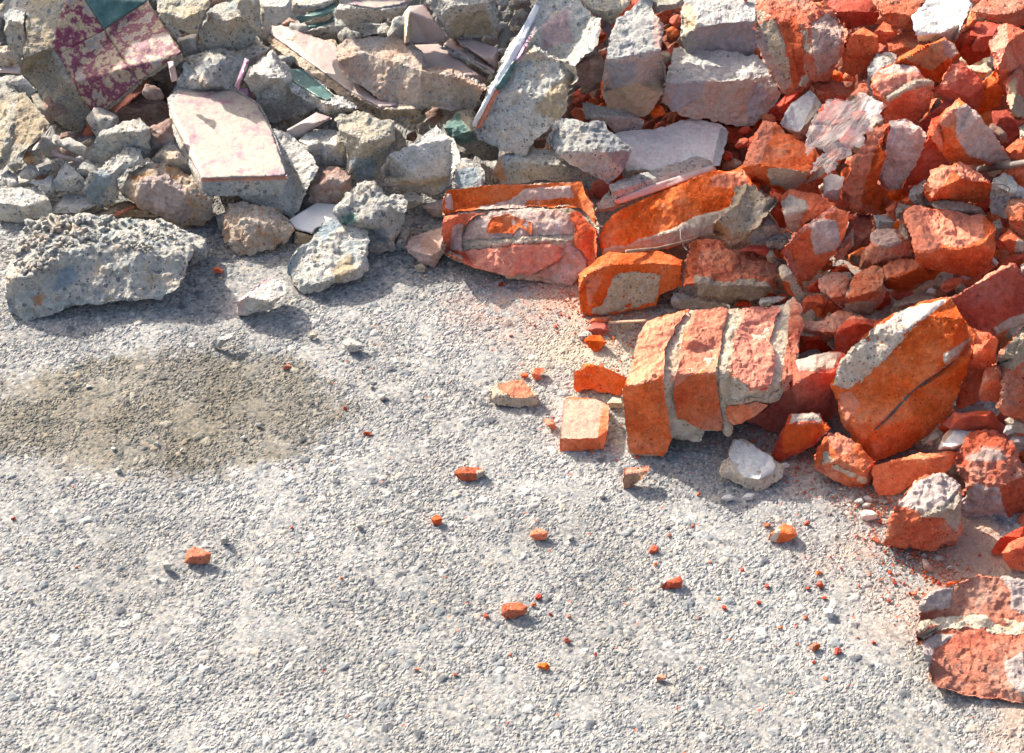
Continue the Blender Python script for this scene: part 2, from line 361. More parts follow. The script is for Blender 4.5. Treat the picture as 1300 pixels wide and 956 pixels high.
def surf(poly, C, base, u, T, r, R, mt, amp, ground, rough, lift=0.0, patches=None, reg='Z', onto=None):
    out, inn, d = fine_points(poly, r, R, rough)
    pts = out + [tuple(q) for q in inn]
    v, f, ov = cdt(pts, len(out))
    v = np.array(v); n = len(v)
    bd = np.zeros(n, bool)
    dd = edge_dist(v[:, 0], v[:, 1], out); bd = dd < 1e-3
    z = base + C(v[:, 0], v[:, 1])*u
    if onto is None: t = at_z(v[:, 0], v[:, 1], z)[1]
    else:                                   # lay this piece on the real broken surface of its parent
        pv, pt = onto; t = np.empty(n)
        for i in range(0, n, 400):
            d_ = (v[i:i+400, None, 0]-pv[None, :, 0])**2+(v[i:i+400, None, 1]-pv[None, :, 1])**2
            kk = np.argpartition(d_, 9, axis=1)[:, :9]; w_ = 1/(np.take_along_axis(d_, kk, 1)+4.0)
            t[i:i+400] = (pt[kk]*w_).sum(1)/w_.sum(1)
    t = t - lift*u*(np.clip(dd/(3.0*max(lift, .1)), 0, 1)**.5*.8+.2 if mt in ('mo', 'mp') else 1)
    A = at_t(v[:, 0], v[:, 1], t)
    Tm = T*u
    sh = np.sqrt(np.clip(dd/max(1.0, .30*T), 0, 1))
    B = at_t(v[:, 0], v[:, 1], t + Tm*sh*(.9+.2*vnoise(np.c_[v/25, np.zeros(n)+R.random()*50])))
    if ground: B[:, 2] = np.maximum(B[:, 2], -0.004)
    f = np.array(f); cc = v[f].mean(1); keep = in_poly(cc[:, 0], cc[:, 1], out); f = f[keep] if keep.sum() > 8 else f
    # orient front faces toward the camera
    a, b, c = v[f[:, 0]], v[f[:, 1]], v[f[:, 2]]
    cr = (b[:, 0]-a[:, 0])*(c[:, 1]-a[:, 1])-(b[:, 1]-a[:, 1])*(c[:, 0]-a[:, 0])
    f = np.where((cr > 0)[:, None], f[:, [0, 2, 1]], f)
    idx = np.where(bd, np.arange(n), 0); inner = np.where(~bd)[0]; idx[inner] = n+np.arange(len(inner))
    P = np.concatenate([A, B[inner]]); Fb = idx[f][:, [0, 2, 1]]
    Fc = np.concatenate([f, Fb])
    N_ = normals(P, Fc); q = amp
    s1 = R.randrange(1000); us = u*1.0
    Q = P + R.random()*9
    disp = fbm(Q/0.045, s1, 2)*0.0042 + fbm(Q/0.016, s1+7, 2)*0.0022
    rg = np.abs(fbm(Q/0.030, s1+20, 2)); disp -= np.clip(.22-rg, 0, 1)*0.010
    disp += fbm(Q/0.006, s1+31, 2)*0.0010
    allv = np.concatenate([v, v[inner]]); rgh = np.ones(len(P))
    if patches:
        for pt in patches.split('/'):
            code, pp = pt.split(':'); pl = [(a_[0], a_[1]) for a_ in parse(reg, pp)]
            ins = in_poly(allv[:, 0], allv[:, 1], pl)
            if code == 'bp': rgh[ins] = 1.8 if mt in ('br', 'bd') else 1.3
            if code in ('mo', 'mp', 'gp', 'wr') and mt in ('br', 'bd', 'bp'):
                de = edge_dist(allv[:, 0], allv[:, 1], pl); lump = .5+.5*vnoise(np.c_[allv/6.0, np.zeros(len(allv))], 77)
                P = P + N_*(np.where(ins, np.clip(de/2.2, 0, 1), 0)*(.0016+.0018*lump)*min(1, q*2))[:, None]
    hack = .0009 - np.abs(fbm(Q/0.011 + fbm(Q/.03, s1+3, 1)[:, None]*.8, s1+50, 2))*0.0024
    if amp > .15 and onto is None: hack += facets(Q/.026, s1+60)*.0062 + facets(Q/.010, s1+70)*.0028
    P = P + N_*((disp*rgh + hack*(rgh if mt in ('br', 'bd', 'bp') else .9))*q)[:, None]
    if ground: P[:, 2] = np.maximum(P[:, 2], -0.004)
    col = None
    if patches:
        col = np.zeros((len(P), 4))
        for pt in patches.split('/'):
            code, pp = pt.split(':'); pl = [(a_[0], a_[1]) for a_ in parse(reg, pp)]
            ins = in_poly(allv[:, 0], allv[:, 1], pl); de = edge_dist(allv[:, 0], allv[:, 1], pl)
            al = np.clip(.5+np.where(ins, de, -de)/7.0, 0, 1)
            k = al > .05
            col[k, :3] = PCOL[code]; col[k, 3] = np.maximum(col[k, 3], al[k])
    return P, Fc, col, (v, P[:n, 1]*cp_ - (P[:n, 2]-CAMZ)*sp_)
SMOOTH = {'pink_tile', 'pale_marbled_tile', 'white_tile', 'green_tile', 'purple_tile', 'purple_cream_marble_tile', 'brick_coloured_tile', 'clear_film'}
def tidy(o):
    if '_org' in o: del o['_org']
def build(s):
    R = random.Random(s['n']*77+3); mt = s['mt']
    r = s['res'] or (2.1 if s['size'] > 90 else 1.9 if s['size'] > 40 else 1.6 if s['size'] > 18 else max(.8, s['size']/9))
    T = s['T'] or (0.75*s['minsz'])
    fl = min(1.0, max(.25, s['size']/70))
    am = AMP[mt]*s['amp']*fl
    rough = s['rough'] if s['rough'] is not None else AMP[mt]*.5*min(1, s['size']/50)
    P, Fc, col, onto = surf(s['poly'], s['C'], s['basez'], s['u'], T, r, R, mt, am, s['g'], rough, 0, s['P'], s['reg'])
    if s['g']: org = np.array([P[:, 0].mean(), P[:, 1].mean(), 0])
    else: org = np.array([P[:, 0].mean(), P[:, 1].mean(), P[:, 2].min()])
    nm, ct = NAMES[mt]
    nm = s['name'] or nm; ct = s['cat'] or ct
    if s['kids']:
        root = bpy.data.objects.new(nm, None); COL.objects.link(root); root.location = org; root['_org'] = tuple(map(float, org)); root.empty_display_size = .05
        body = link_mesh({'br': 'brickwork', 'bp': 'brickwork', 'bd': 'brickwork'}.get(mt, 'mortar_bed' if 'tile' in nm or 'slab' in nm else 'body'), P, Fc, M[mt], root, org, col); tidy(body)
        for kid in s['kids']:
            kn, km, lift, kt, kp = kid[:5]; kpatch = kid[5] if len(kid) > 5 else None
            pl = [(a[0], a[1]) for a in parse(s['reg'], kp)]
            if kn == 'tile': cx_ = np.mean([q[0] for q in pl]); cy_ = np.mean([q[1] for q in pl]); pl = [(a+(a-cx_)/max(1, math.hypot(a-cx_, b-cy_))*.8, b+(b-cy_)/max(1, math.hypot(a-cx_, b-cy_))*.8) for a, b in pl]
            kr = 1.8 if km in ('mo', 'mp', 'cl') else 2.4
            P2, F2, c2, _o = surf(pl, s['C'], s['basez'], s['u'], kt, kr, R, km, AMP[km]*.9, s['g'], AMP[km]*.8 if km in ('mo', 'mp') else .15, lift*.8, kpatch, s['reg'], onto)
            k = link_mesh(kn, P2, F2, M[km], root, org, c2); tidy(k)
    else:
        root = link_mesh(nm, P, Fc, M[mt], None, org, col)
    tidy(root)
    root['label'] = s['label'] or 'small broken fragment wedged in a shadowed gap between larger rubble pieces'
    root['category'] = ct
    gr = s['grp'] or GRP.get(mt, 'concrete chunks of the grey heap')
    if mt[0] == 't' or mt == 'mb': gr = 'broken tile pieces of the grey heap'
    root['group'] = gr
    s['obj'] = root
    return root
# ================================================================ GREY HEAP, left part
p('A','cy',.5,"150,-20 130,60 130,200 105,300 120,370,+4 180,440,+4 240,560 380,705 410,690 440,620 500,580 910,265 745,10 735,-25",'big block faced with purple and cream marbled tiles, tilted at the top left',
  ridge="330,-20,+20 250,240,+24 330,420,+24 480,590,+16",H=142,T=80,amp=.6,o=20,db=-75,name='tiled_chunk',cat='tile slab',
  kids=[('tile','mb',2.5,6,"335,-20 408,-20 517,150 472,174 300,268 256,238 310,60"),('tile','mb',2.5,6,"298,276 473,180 521,156 688,410 484,576 425,520"),
        ('tile','mb',2.5,6,"525,150 739,10 906,262 694,406"),('tile','tg',2.5,6,"416,-20 724,-20 735,4 523,142")])
p('A','cl',.4,"60,-10 150,-10 130,200 105,300 60,270 35,220 20,150 25,70",'tall rounded grey stone at the left edge behind the purple tiled block',o=-60)
p('A','ob',.3,"-20,225 40,230 85,310 70,335 -20,330",'small orange-brown stone at the left edge above a thin pink tile edge',o=-20)
p('A','ti',.5,"-20,335 100,335 105,370 -20,362",'thin pink tile edge poking in at the left border',T=20)
p('A','cg',.5,"-20,385 110,375 190,450 150,485 100,470 60,430 -20,420",'flat grey wedge above the tan boulder at the left edge',o=-20)
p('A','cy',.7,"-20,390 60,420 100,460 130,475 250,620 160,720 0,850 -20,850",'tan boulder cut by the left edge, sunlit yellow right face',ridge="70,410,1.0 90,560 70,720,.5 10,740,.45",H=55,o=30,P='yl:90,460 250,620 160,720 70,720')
p('A','cy',.6,"155,480 200,460 240,520 245,600 190,560",'little speckled stone beside the tan boulder at the left')
p('A','tl',.3,"385,720 450,600 600,500 760,370 745,440 500,640 400,740",'thin orange slab leaning under the purple tiled block',T=18,amp=.5,o=-20)
p('A','pb',.4,"540,590 600,500 680,445 790,480 840,520 850,690 770,650 640,620",'brownish stone behind a bluish one, under the tiled block',o=-30)
p('A','cb',.25,"440,800 480,680 600,610 700,590 750,640 755,760 700,815 600,790 480,830",'bluish grey angular stone left of the pale flat slab',T=50)
p('A','pb',.3,"750,630 860,600 870,720 770,820 735,780",'dark brown stone squeezed against the left side of the pale flat slab',o=-40)
p('A','cy',.5,"780,-20 1040,-20 1045,40 1010,100 990,175 900,150 860,175 790,60",'ochre stained stone at the top edge right of the tiled block',o=-10)
p('A','cg',.3,"885,190 990,160 1000,270 920,285 880,230",'small grey stone in shade below the ochre stained stone',o=-40)
p('A','cb',.35,"1040,60 1110,10 1190,-5 1240,90 1290,170 1180,265 1060,245 975,265 1000,130",'blue-grey block with a squared face near the top left',o=-20,db=-30)
p('B','cy',.5,"-20,-10 110,-20 120,135 105,168 40,95 0,40",'tan stone with a ridge at the top edge beside the blue-grey block',ridge="20,0 60,80,+10 105,150,+4",H=45,o=10)
p('A','cl',.65,"845,480 900,370 940,285 1080,235 1210,265 1245,320 1190,460 900,470",'pale grey concrete lump sunlit on top behind the pale flat slab',ridge="930,330,+14 1040,420,+22 1120,300,+16",H=40,o=-10,db=-35)
p('A','tu',.4,"1225,290 1248,300 1195,450 1172,430",'narrow magenta tile edge standing behind the pale flat slab',T=8,o=60)
p('A','tu',.5,"1170,440 1240,440 1270,500 1190,490",'violet tile corner peeping over the pale flat slab',T=8)
p('Z','cl',.8,"212,124,1.0 225,114,1.0 300,113,1.0 328,131,1.0 340,150,1.0 352,180,1.0 365,226,.98 361,247,0 258,249,0 250,232,.35 235,205,.6 218,165,.7",'large pale flat slab topped with washed-out marbled tile, front edge facing the camera',
  ridge="218,140,1.0 238,180,1.0 256,226,1.0 310,225,1.0 360,223.5,1.0",H=26,T=24,amp=.15,o=60,db=22,P='tl:256,226.3 364,223.3 365,227 257,230',name='tiled_chunk',cat='tile slab',
  kids=[('tile','tp',2.2,5,"216,132 228,117 299,115 327,133 338,152 348,176 364,223 256,226 240,198 231,178 220,155")])
p('A','ti',.3,"838,310 870,303 890,400 858,412",'small pinkish tile standing in the dark gap right of the tiled block',T=8)
p('A','mo',.4,"750,800 860,700 890,740 975,850 950,900 800,860",'tan mortar piece under the left rim of the pale flat slab')
p('A','ti',.5,"250,745 410,800 402,818 248,778",'thin pink tile sliver on small rubble at the left',T=8,o=20)
p('D','cg',.4,"270,-80 350,-100 430,-50 420,-10 320,-40",'small dark stone behind the thin pink tile sliver',o=-20)
p('D','ob',.4,"110,10 130,-30 200,-40 215,20 150,50",'small rusty stone behind the little stones at the left')
p('D','cg',.5,"95,80 150,25 205,80 160,110 105,105",'small grey block in front of a rusty stone at the left',T=14)
p('D','cg',.5,"30,100 90,95 95,145 40,150",'grey pebble behind the whitish flat-topped rock')
p('D','cl',.5,"0,90 40,60 90,90 60,140 10,150",'pale pebble at far left behind the whitish flat-topped rock')
p('D','cl',.5,"190,50 250,30 270,60 230,85 195,80",'cream pebble among the small stones at the left')
p('D','cg',.6,"120,120 220,110 270,70 270,160 240,190 190,140",'grey sloping stone behind the whitish flat-topped rock')
p('D','cl',.5,"265,110 330,20 380,60 420,110 405,165 320,175 270,165",'pale rubbly stone left of the tall speckled stone')
p('D','cl',.5,"385,60 430,10 480,50 460,100 400,115",'cream knobbly stone above the pale rubbly stone',o=-10)
p('D','cl',.4,"415,170 450,70 590,-20 610,-50 700,-40 700,20 640,60 600,110 600,205 510,248 440,225",'tall pale speckled stone with bluish left face, left of the buff boulder',ridge="440,160,+8 540,100,+18 620,20,+12",H=60,P='bl:420,170 500,60 560,90 500,240 440,220')
p('D','ob',.4,"595,160 640,65 720,30 830,28 960,85 985,150 1060,200 1082,290 1000,350 900,352 800,300 690,250 615,210",'large buff and white boulder below the pale flat slab',ridge="650,120,+10 800,110,+20 950,190,+20 1040,250,+12/700,200,+14 860,280,+14",H=62,P='wr:690,120 820,60 920,140 960,300 830,310 700,250',o=5)
p('D','cg',.75,"240,280 330,180 430,178 490,232 400,270 290,280",'thin flat grey flake behind the big gravelly block',T=14,o=-10)
p('D','mo',.6,"480,285 640,210 700,235 760,270 700,300 500,300",'tan mortar scrap between the buff boulder and the big gravelly block')
p('D','tl',.5,"560,300 575,275 660,235 680,245 600,290",'small orange tile strip behind the big gravelly block',T=8,o=10)
p('D','mo',.5,"640,285 680,262 740,275 800,300 700,300",'flat tan pebble on top behind the big gravelly block')
p('D','cl',.55,"-20,165 60,150 180,135 215,165 245,215 258,275 180,300 100,328 0,305 -20,300",'whitish flat-topped rock at the left edge beside the big gravelly block',ridge="-10,225 60,235 130,243 240,215",H=34,g=1,o=10)
p('D','cb',.5,"30,690 45,580 70,450 95,370 150,320 280,285 420,290 560,300 800,310 890,340 960,375 955,500 930,600 880,660 800,702 650,712 400,742 240,785 120,822 90,790 40,770",'big bluish concrete block with a gravelly top, lying at the left',
  ridge="50,600,.8 160,590,.9 220,640,.62/220,640,.62 350,475,1.02 540,430,1.05 660,485,1.0 800,455,1.02 945,480,.95/120,480,.95 300,380,1.0 620,370,1.02 850,390,1.0",H=58,g=1,T=90,o=30,P='bl:300,560 360,530 400,600 260,680/or:170,700 215,680 210,730 180,740',name='gravelly_block',cat='concrete block')
p('D','cl',.5,"880,370 960,380 1035,400 1030,500 955,540 930,460",'small cream block against the right end of the big gravelly block',g=1,T=30,o=-5)
p('D','br',.4,"1060,562 1085,540 1115,565 1110,580 1072,577",'small brick chip on asphalt right of the big gravelly block',g=1,o=30)
p('D','cg',.5,"1080,290 1130,270 1145,345 1095,365",'grey pebble left of the buff knob-shaped stone',g=1)
p('Z','ob',.4,"281,298 284,276 291,260 303,255 318,259 330,262 355,264 366,276 374,291 366,308 345,316 325,323 305,325 290,312",'buff knob-shaped stone on asphalt in front of the pale flat slab',ridge="290,285,+8 310,280,+14 345,278,+8/315,305,+12 345,295,+10",H=36,g=1,o=10)
p('Z','cg',.55,"345,160 372,172 392,195 403,213 392,235 384,258 370,276 310,252 296,240 340,235",'grey slab leaning behind the right side of the pale flat slab',H=62,ridge="360,200,+4 375,240,+4",o=-30,T=30)
p('E','pb',.4,"362,215 380,140 450,40 500,38 580,85 582,150 530,240 470,230 380,222",'reddish brown cone-shaped stone right of the pale flat slab')
p('E','tw',.8,"262,312 400,225 515,235 560,300 400,352 385,390 300,362",'white tile slab lying flat behind the blue-grey slab-like rock',ridge="290,350 380,380 430,330",H=18,T=30,g=1,o=-25)
p('E','mo',.3,"295,370 385,392 360,432 290,430",'tan mortar lump in shade under the white tile slab',g=1,o=-20)
p('E','cb',.4,"245,580 260,510 300,450 370,430 400,350 440,320 500,300 550,322 600,320 665,335 662,420 645,560 600,610 560,625 480,635 440,670 340,682 270,640",'blue-grey slab-like rock lying tilted on the asphalt',
  ridge="320,500,+8 440,420,+8 560,380,+6/380,640,+14 500,600,+14 610,560,+12",H=40,T=30,g=1,o=20,P='bl:400,350 500,300 540,340 440,420/yl:470,560 560,480 600,560 500,620')
p('E','cl',.4,"495,295 545,185 590,150 640,112 700,130 760,185 840,190 852,262 820,375 790,450 700,482 650,470 600,380 560,330",'knobbly pale rock behind the blue-grey slab-like rock',ridge="580,230,+14 660,180,+12 780,250,+14/620,310,+22 760,360,+14",H=70,g=1,amp=1.4,P='gr:520,290 600,280 610,330 540,330/bl:650,360 740,350 760,420 660,440')
p('E','cl',.6,"780,450 830,350 870,360 850,460 800,465",'small cream stone between the knobbly rock and a pinkish slab',g=1)
p('E','mp',.55,"838,450 870,395 950,370 1035,345 1045,470 990,552 930,530 860,482",'pinkish flat slab left of the big brick masonry chunk',ridge="842,445 900,470 975,490 1040,450",H=22,g=1,T=40)
p('E','cg',.6,"0,725 75,655 150,592 240,612 252,680 200,725 170,765 60,780 10,795",'small grey tile-backed fragment in front of the blue-grey slab-like rock',H=34,g=1,o=10,T=32,P='pk:0,725 150,592 185,610 40,715 30,790 5,795')
p('E','cg',.5,"830,185 870,165 930,200 932,225 890,252 845,260",'grey pebble right of the knobbly pale rock')
p('E','mp',.6,"930,245 1030,205 1045,300 985,295",'small pinkish flat shard left of the masonry chunk',T=10)
p('E','mo',.5,"893,545 925,528 948,550 940,572 905,575",'tan pebble in front of the pinkish flat slab',g=1)
p('E','ob',.5,"360,900 366,878 385,864 405,878 403,898 370,912",'small buff pebble alone on the asphalt below the blue-grey rock',g=1)
# top middle
p('B','cg',.4,"105,-20 280,-20 272,80 230,118 120,140",'grey stone at the top edge right of the ridged tan stone')
p('B','pb',.4,"225,120 260,85 330,120 320,155 250,155",'brown pebble under the grey stone at the top')
p('B','cl',.5,"275,65 275,-20 520,-20 440,40 300,75",'pale grey stone at the top edge above the green tile edge',T=50)
p('B','tg',.6,"298,85 400,50 500,10 510,50 440,82 320,118",'dark green tile edge slanting at the top middle',T=14,o=10)
p('B','cl',.55,"330,155 350,112 500,80 600,100 750,115 765,160 600,190 400,222 338,208",'flat mortar slab with a green tile strip, in the upper stack of slabs',ridge="335,158 420,140 600,115 750,120",H=26,T=22,o=10,amp=.7,name='tiled_chunk',cat='tile slab',kids=[('tile','tg',2,5,"358,112 495,80 512,98 430,125 360,142")])
p('B','cl',.5,"485,62 520,22 600,5 870,5 850,40 830,82 720,105 510,92",'flat mortar slab with violet-edged tile, highest of the stack of slabs',ridge="495,55 600,40 740,50 840,30",H=26,T=22,o=20,amp=.7,name='tiled_chunk',cat='tile slab',kids=[('tile','tp',2.5,7,"515,-15 850,-15 880,0 830,22 700,42 520,18")])
p('B','ti',.4,"835,222 840,60 865,30 940,22 1000,110 1055,190 960,215 870,217",'white-pink tile piece standing between the stacked slabs and a big grey rock',ridge="850,210 870,60,1.0",H=42,T=20,amp=.6,P='yl:838,60 885,60 880,190 838,210')
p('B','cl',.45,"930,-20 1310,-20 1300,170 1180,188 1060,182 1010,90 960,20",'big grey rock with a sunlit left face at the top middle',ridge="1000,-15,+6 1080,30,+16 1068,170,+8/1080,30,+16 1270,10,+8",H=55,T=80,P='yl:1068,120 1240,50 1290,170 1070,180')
p('B','mo',.7,"115,180 135,140 230,122 300,120 400,180 500,200 560,330 700,440 880,480 925,565 730,607 500,470 330,342 150,212",'long pink-tiled slab lying diagonally under the rosy boulder',ridge="120,152 280,257 430,368 560,465 720,547 890,545",H=28,T=24,o=25,amp=.8,name='tiled_chunk',cat='tile slab',
  kids=[('tile','ti',2.5,6,"135,146 228,128 400,190 500,220 540,360 700,488 806,506 802,526 722,538 562,452 430,356 282,250")])
p('B','pc',.3,"498,265 510,230 545,200 640,185 800,190 880,220 930,250 960,330 1080,345 1180,390 1255,430 1240,480 1200,545 1080,557 980,540 900,565 810,540 700,485 560,395 512,325",'large rosy concrete boulder lying on the long pink-tiled slab',
  ridge="512,305 580,285 650,268 780,305 930,355 1080,375 1240,450",H=52,T=60,o=60)
p('B','ti',.7,"880,225 1010,220 1100,280 1250,390 1240,430 1080,365 940,330",'pink tile sheet in shade behind the rosy boulder',T=14)
p('B','cl',.5,"1008,242 1075,190 1290,342 1295,388 1180,335 1040,252",'narrow pink-topped slab edge right of the rosy boulder',ridge="1030,235 1160,300 1290,372",H=16,T=14,o=40,kids=[('tile','ti',2,4,"1035,225 1075,192 1290,342 1290,362 1150,285")],name='tiled_chunk',cat='tile slab')
p('B','ti',.6,"1090,195 1180,195 1310,240 1310,330 1290,345",'shaded pink tile slab leaning left of the long white-edged slab',T=16)
p('B','cl',.55,"228,375 250,345 360,350 500,470 610,540 545,572 450,572 270,462",'short mortar slab with a bright green tile on top',ridge="232,385 320,440 450,520 590,545",H=26,T=22,o=35,amp=.8,name='tiled_chunk',cat='tile slab',kids=[('tile','tg',2.5,8,"245,352 330,347 495,485 450,502 400,480 250,385")])
p('B','cg',.3,"30,400 60,350 180,255 350,420 400,540 260,600 180,612 120,562 100,480",'dark grey rock in shade left of the green-topped slab',o=-10)
p('B','cl',.5,"-10,300 0,262 100,180 170,240 110,310 20,400",'pale tile-backed fragment behind the pale flat slab',P='pk:100,300 165,240 150,280 70,350')
p('B','cy',.35,"490,590 600,550 720,590 790,600 790,700 740,780 705,900 620,925 560,870 540,720 500,640",'ochre pebbly rock standing below the long pink-tiled slab',P='bl:560,800 700,790 690,900 610,910')
p('B','cg',.4,"305,700 400,640 510,650 548,720 540,835 400,845 330,775",'plain grey stone left of the ochre pebbly rock')
p('B','ti',.4,"250,650 400,562 485,590 360,655 280,712",'pink tile strip deep in shade above the plain grey stone',T=12,o=-10)
p('B','cg',.65,"722,850 770,770 850,730 1000,622 1080,690 1125,780 1090,860 1060,940 1000,965 870,955 750,905",'light grey flat-faced rock with a yellowish lower edge, centre of the grey heap',ridge="735,865,+8 900,890,+16 1070,880,+10",H=66,T=55,o=-5,P='yl:735,870 900,895 1065,885 1050,925 880,920 750,900')
p('B','cy',.4,"1040,640 1100,560 1180,545 1230,660 1310,720 1315,815 1230,805 1110,735 1060,700",'greenish rounded rock beneath the long white-edged slab',P='gr:1040,640 1100,560 1200,700 1100,730')
p('C','cb',.4,"0,612 310,15 360,-20 500,-20 600,70 645,90 620,220 510,330 515,390 480,480 440,600 340,680 262,775 140,755 30,700 5,650",'long broken concrete slab with a bright white tiled left edge, leaning down-left',
  ridge="20,650,+2 130,460,+9 215,310,+9 330,130,+7/250,270,+14 330,245,+20 430,300,+18 512,375,+8/300,220,+2 450,290,+3",H=128,T=52,o=50,amp=1.1,P='yl:400,420 510,380 440,600 300,560/pk:340,130 470,40 500,200 350,240',name='tiled_chunk',cat='tile slab',
  kids=[('tile','tw',5,12,"0,612 312,18 332,40 215,300 120,450 18,645"),('tile','tu',6.5,7,"318,128 330,108 235,300 208,300"),('tile','tg',6.5,7,"205,300 222,300 168,420 130,450 115,435"),('tile','tl',6.5,7,"112,450 132,455 40,640 18,640")])
p('C','pb',.35,"500,340 560,290 640,258 662,340 650,400 560,435 505,412",'rusty brown stone tucked right of the long white-edged slab')
p('C','cy',.5,"505,-20 810,-20 760,50 700,120 650,95 600,70",'ochre stone hanging in at the top edge right of the white-edged slab')
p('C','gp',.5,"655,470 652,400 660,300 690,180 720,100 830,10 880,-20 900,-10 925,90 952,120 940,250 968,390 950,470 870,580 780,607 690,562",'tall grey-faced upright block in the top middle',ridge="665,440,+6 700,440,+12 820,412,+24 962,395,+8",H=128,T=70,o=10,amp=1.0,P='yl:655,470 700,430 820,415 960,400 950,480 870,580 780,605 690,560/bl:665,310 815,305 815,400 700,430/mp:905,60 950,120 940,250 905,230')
p('C','cy',.5,"890,-20 1065,-20 1040,40 915,68",'dark ochre stone at the top edge right of the tall grey-faced block')
p('G','gp',.5,"80,90 115,-20 620,-20 625,190 645,400 520,412 410,405 250,405 110,352 80,260",'grey plastered block cut by the top edge, upper one of two stacked',ridge="90,180,+4 200,195 400,158 620,142/180,-15,1.05 200,195",H=50,T=60,o=6,amp=1.0,P='cg:200,200 400,160 620,145 645,400 250,405 110,350/yl:100,30 170,30 200,190 110,250')
p('G','gp',.45,"-60,730 -35,560 0,450 30,338 200,350 640,385 725,520 800,665 760,760 600,892 500,902 300,852 90,832 30,792",'grey plastered block under the other one, ragged brown front',ridge="-35,590 240,582 420,575 560,560 730,520",H=60,T=70,o=2,amp=1.1,P='mo:-40,595 240,585 560,563 730,525 800,665 600,895 400,880 90,830 30,790 -60,730/cg:-40,595 240,585 200,700 40,780/cg:560,700 640,600 700,700 580,870',)
p('C','wh',.9,"715,670 760,655 960,635 1040,600 1110,588 1180,610 1235,612 1282,662 1270,720 1240,830 1200,835 900,870 770,855 740,760",'white painted flat plate left of the red heap',ridge="720,800,.8 900,850,.8 1190,830,.9 1240,650,1.0",H=26,T=26,o=10,P='cg:1240,640 1285,655 1240,840 1195,830')
p('C','cg',.4,"550,520 700,540 860,600 850,645 720,672 660,610 560,600",'dark grey flat stone in shade above the white plate')
p('C','cb',.35,"368,705 440,588 520,600 560,615 660,600 680,645 800,742 770,850 680,922 560,862 420,760",'blue-grey jagged block between the white-edged slab and the white plate',ridge="385,715,+4 560,760,+10 700,850,+8/540,630,+4 700,760,+14",H=60,T=50,P='cg:540,620 670,600 800,742 770,850 700,800')
p('C','cb',.5,"100,862 130,780 300,730 400,755 555,862 500,892 300,912 150,922",'flattish blue-grey rock lying on the back of the masonry chunk',P='or:100,850 140,790 170,900 120,910')
p('F','cl',.5,"885,130 1100,30 1170,-20 1320,-20 1320,-5 1305,85 905,228 885,205",'terrazzo strip with a pink tile edge lying on red brick',ridge="890,190 1100,110 1300,40",H=22,T=20,o=70,amp=.5,name='tiled_chunk',cat='tile slab',kids=[('tile','ti',3,7,"900,215 1100,135 1400,35 1415,62 1110,172 912,238")])
SPECS[-1]['out'] = parse('Z', "774,234 800,225 850,208 885,198 903,205 908,214 840,240 780,262 760,268 757,258 775,248")
SPECS[-1]['ridge'] = "895,170 1100,110 1300,40"
p('F','cb',.6,"800,272 840,210 880,160 900,228 960,238 900,268",'blue-grey wedge under the terrazzo strip',T=20,o=-5)
p('F','wh',.5,"808,345 830,335 855,345 850,362 820,360",'tiny white pebble between the two biggest brick chunks',o=-10)
# ================================================================ masonry chunks at the centre
p('F','mo',.4,"45,330 50,190 70,165 300,140 740,125 765,190 800,230 820,360 820,520 770,565 690,645 600,632 470,610 350,587 210,552 60,482 45,460",'two-course brick masonry chunk with mortar lens, lying at the centre of the picture',
  ridge="52,285,.80 160,272,.80 300,262,.82 700,258,.82 810,350,.66/150,250,.74 400,240,.76 720,240,.76/60,470,.22 200,520,.22 340,440,.50 480,435,.52 650,440,.50 800,500,.28",H=84,T=95,g=1,o=10,amp=.9,res=1.9,name='masonry_chunk',cat='masonry chunk',
  kids=[('brick_course','br',6,12,"46,270 50,190 70,163 300,138 740,123 765,190 800,230 806,330 772,285 738,255 640,250 480,246 380,252 240,260 160,266 56,280",'mp:170,262 380,215 460,155 690,140 700,200 460,215 470,255/mp:60,180 90,180 100,260 60,260'),
        ('brick_course','br',8,12,"44,335 56,292 160,276 262,276 200,300 158,345 138,395 134,440 150,468 240,466 320,452 400,438 480,436 560,434 645,442 655,480 620,520 545,560 480,600 350,588 210,553 60,483",'bp:160,470 320,452 480,434 640,440 655,480 480,600 350,588 200,540/mp:95,340 150,330 140,470 80,465'),
        ('brick_course','br',6,10,"690,268 730,275 800,345 820,362 820,520 776,560 772,515 745,470 712,440 706,400 704,345 690,305"),
        ('mortar_lens','mp',7,8,"142,395 165,335 210,298 275,276 400,258 480,248 560,260 640,266 695,300 704,345 702,385 500,392 330,402 160,412"),
        ('brick_scab','br',8.5,9,"268,375 275,330 295,298 380,276 420,300 500,322 492,388 430,350 400,385 340,378"),
        ('mortar_joint','mo',9,11,"136,425 330,412 480,398 640,396 702,392 705,420 580,424 480,430 350,438 240,460 160,466"),
        ('mortar_lens','mp',7,8,"655,440 700,440 745,475 772,512 768,545 690,640 600,620 500,588 560,550 630,515"),
        ('mortar_joint','mo',8,9,"385,230 410,190 440,205 470,215 730,205 738,252 600,255 470,255 430,250 395,245")])
p('F','cl',.55,"95,115 112,50 135,0 190,8 240,32 262,60 265,105 240,150 200,200 160,240 130,265 93,265",'bluish white stone resting on the corner of the centre masonry chunk',ridge="100,130 150,150,+8 235,100 255,70/150,150,+8 120,250,+4",H=36,T=30,o=40,P='bl:120,60 230,40 200,140 120,150',db=36)
p('Z','br',.4,"763,325 761,300 772,280 790,266 850,238 908,216 925,218 942,210 955,233 940,262 928,285 905,300 850,315 790,322",'long smooth brick chunk with a mortar underside, right of the centre masonry',ridge="768,290,+8 800,275,+10 870,250,+14 940,228,+8/770,315,+6 850,295,+12 905,285,+12",H=70,T=70,o=25,P='mo:763,325 765,316 800,308 850,292 880,276 932,262 905,300 850,313 790,320/bp:900,225 945,215 955,240 905,235')
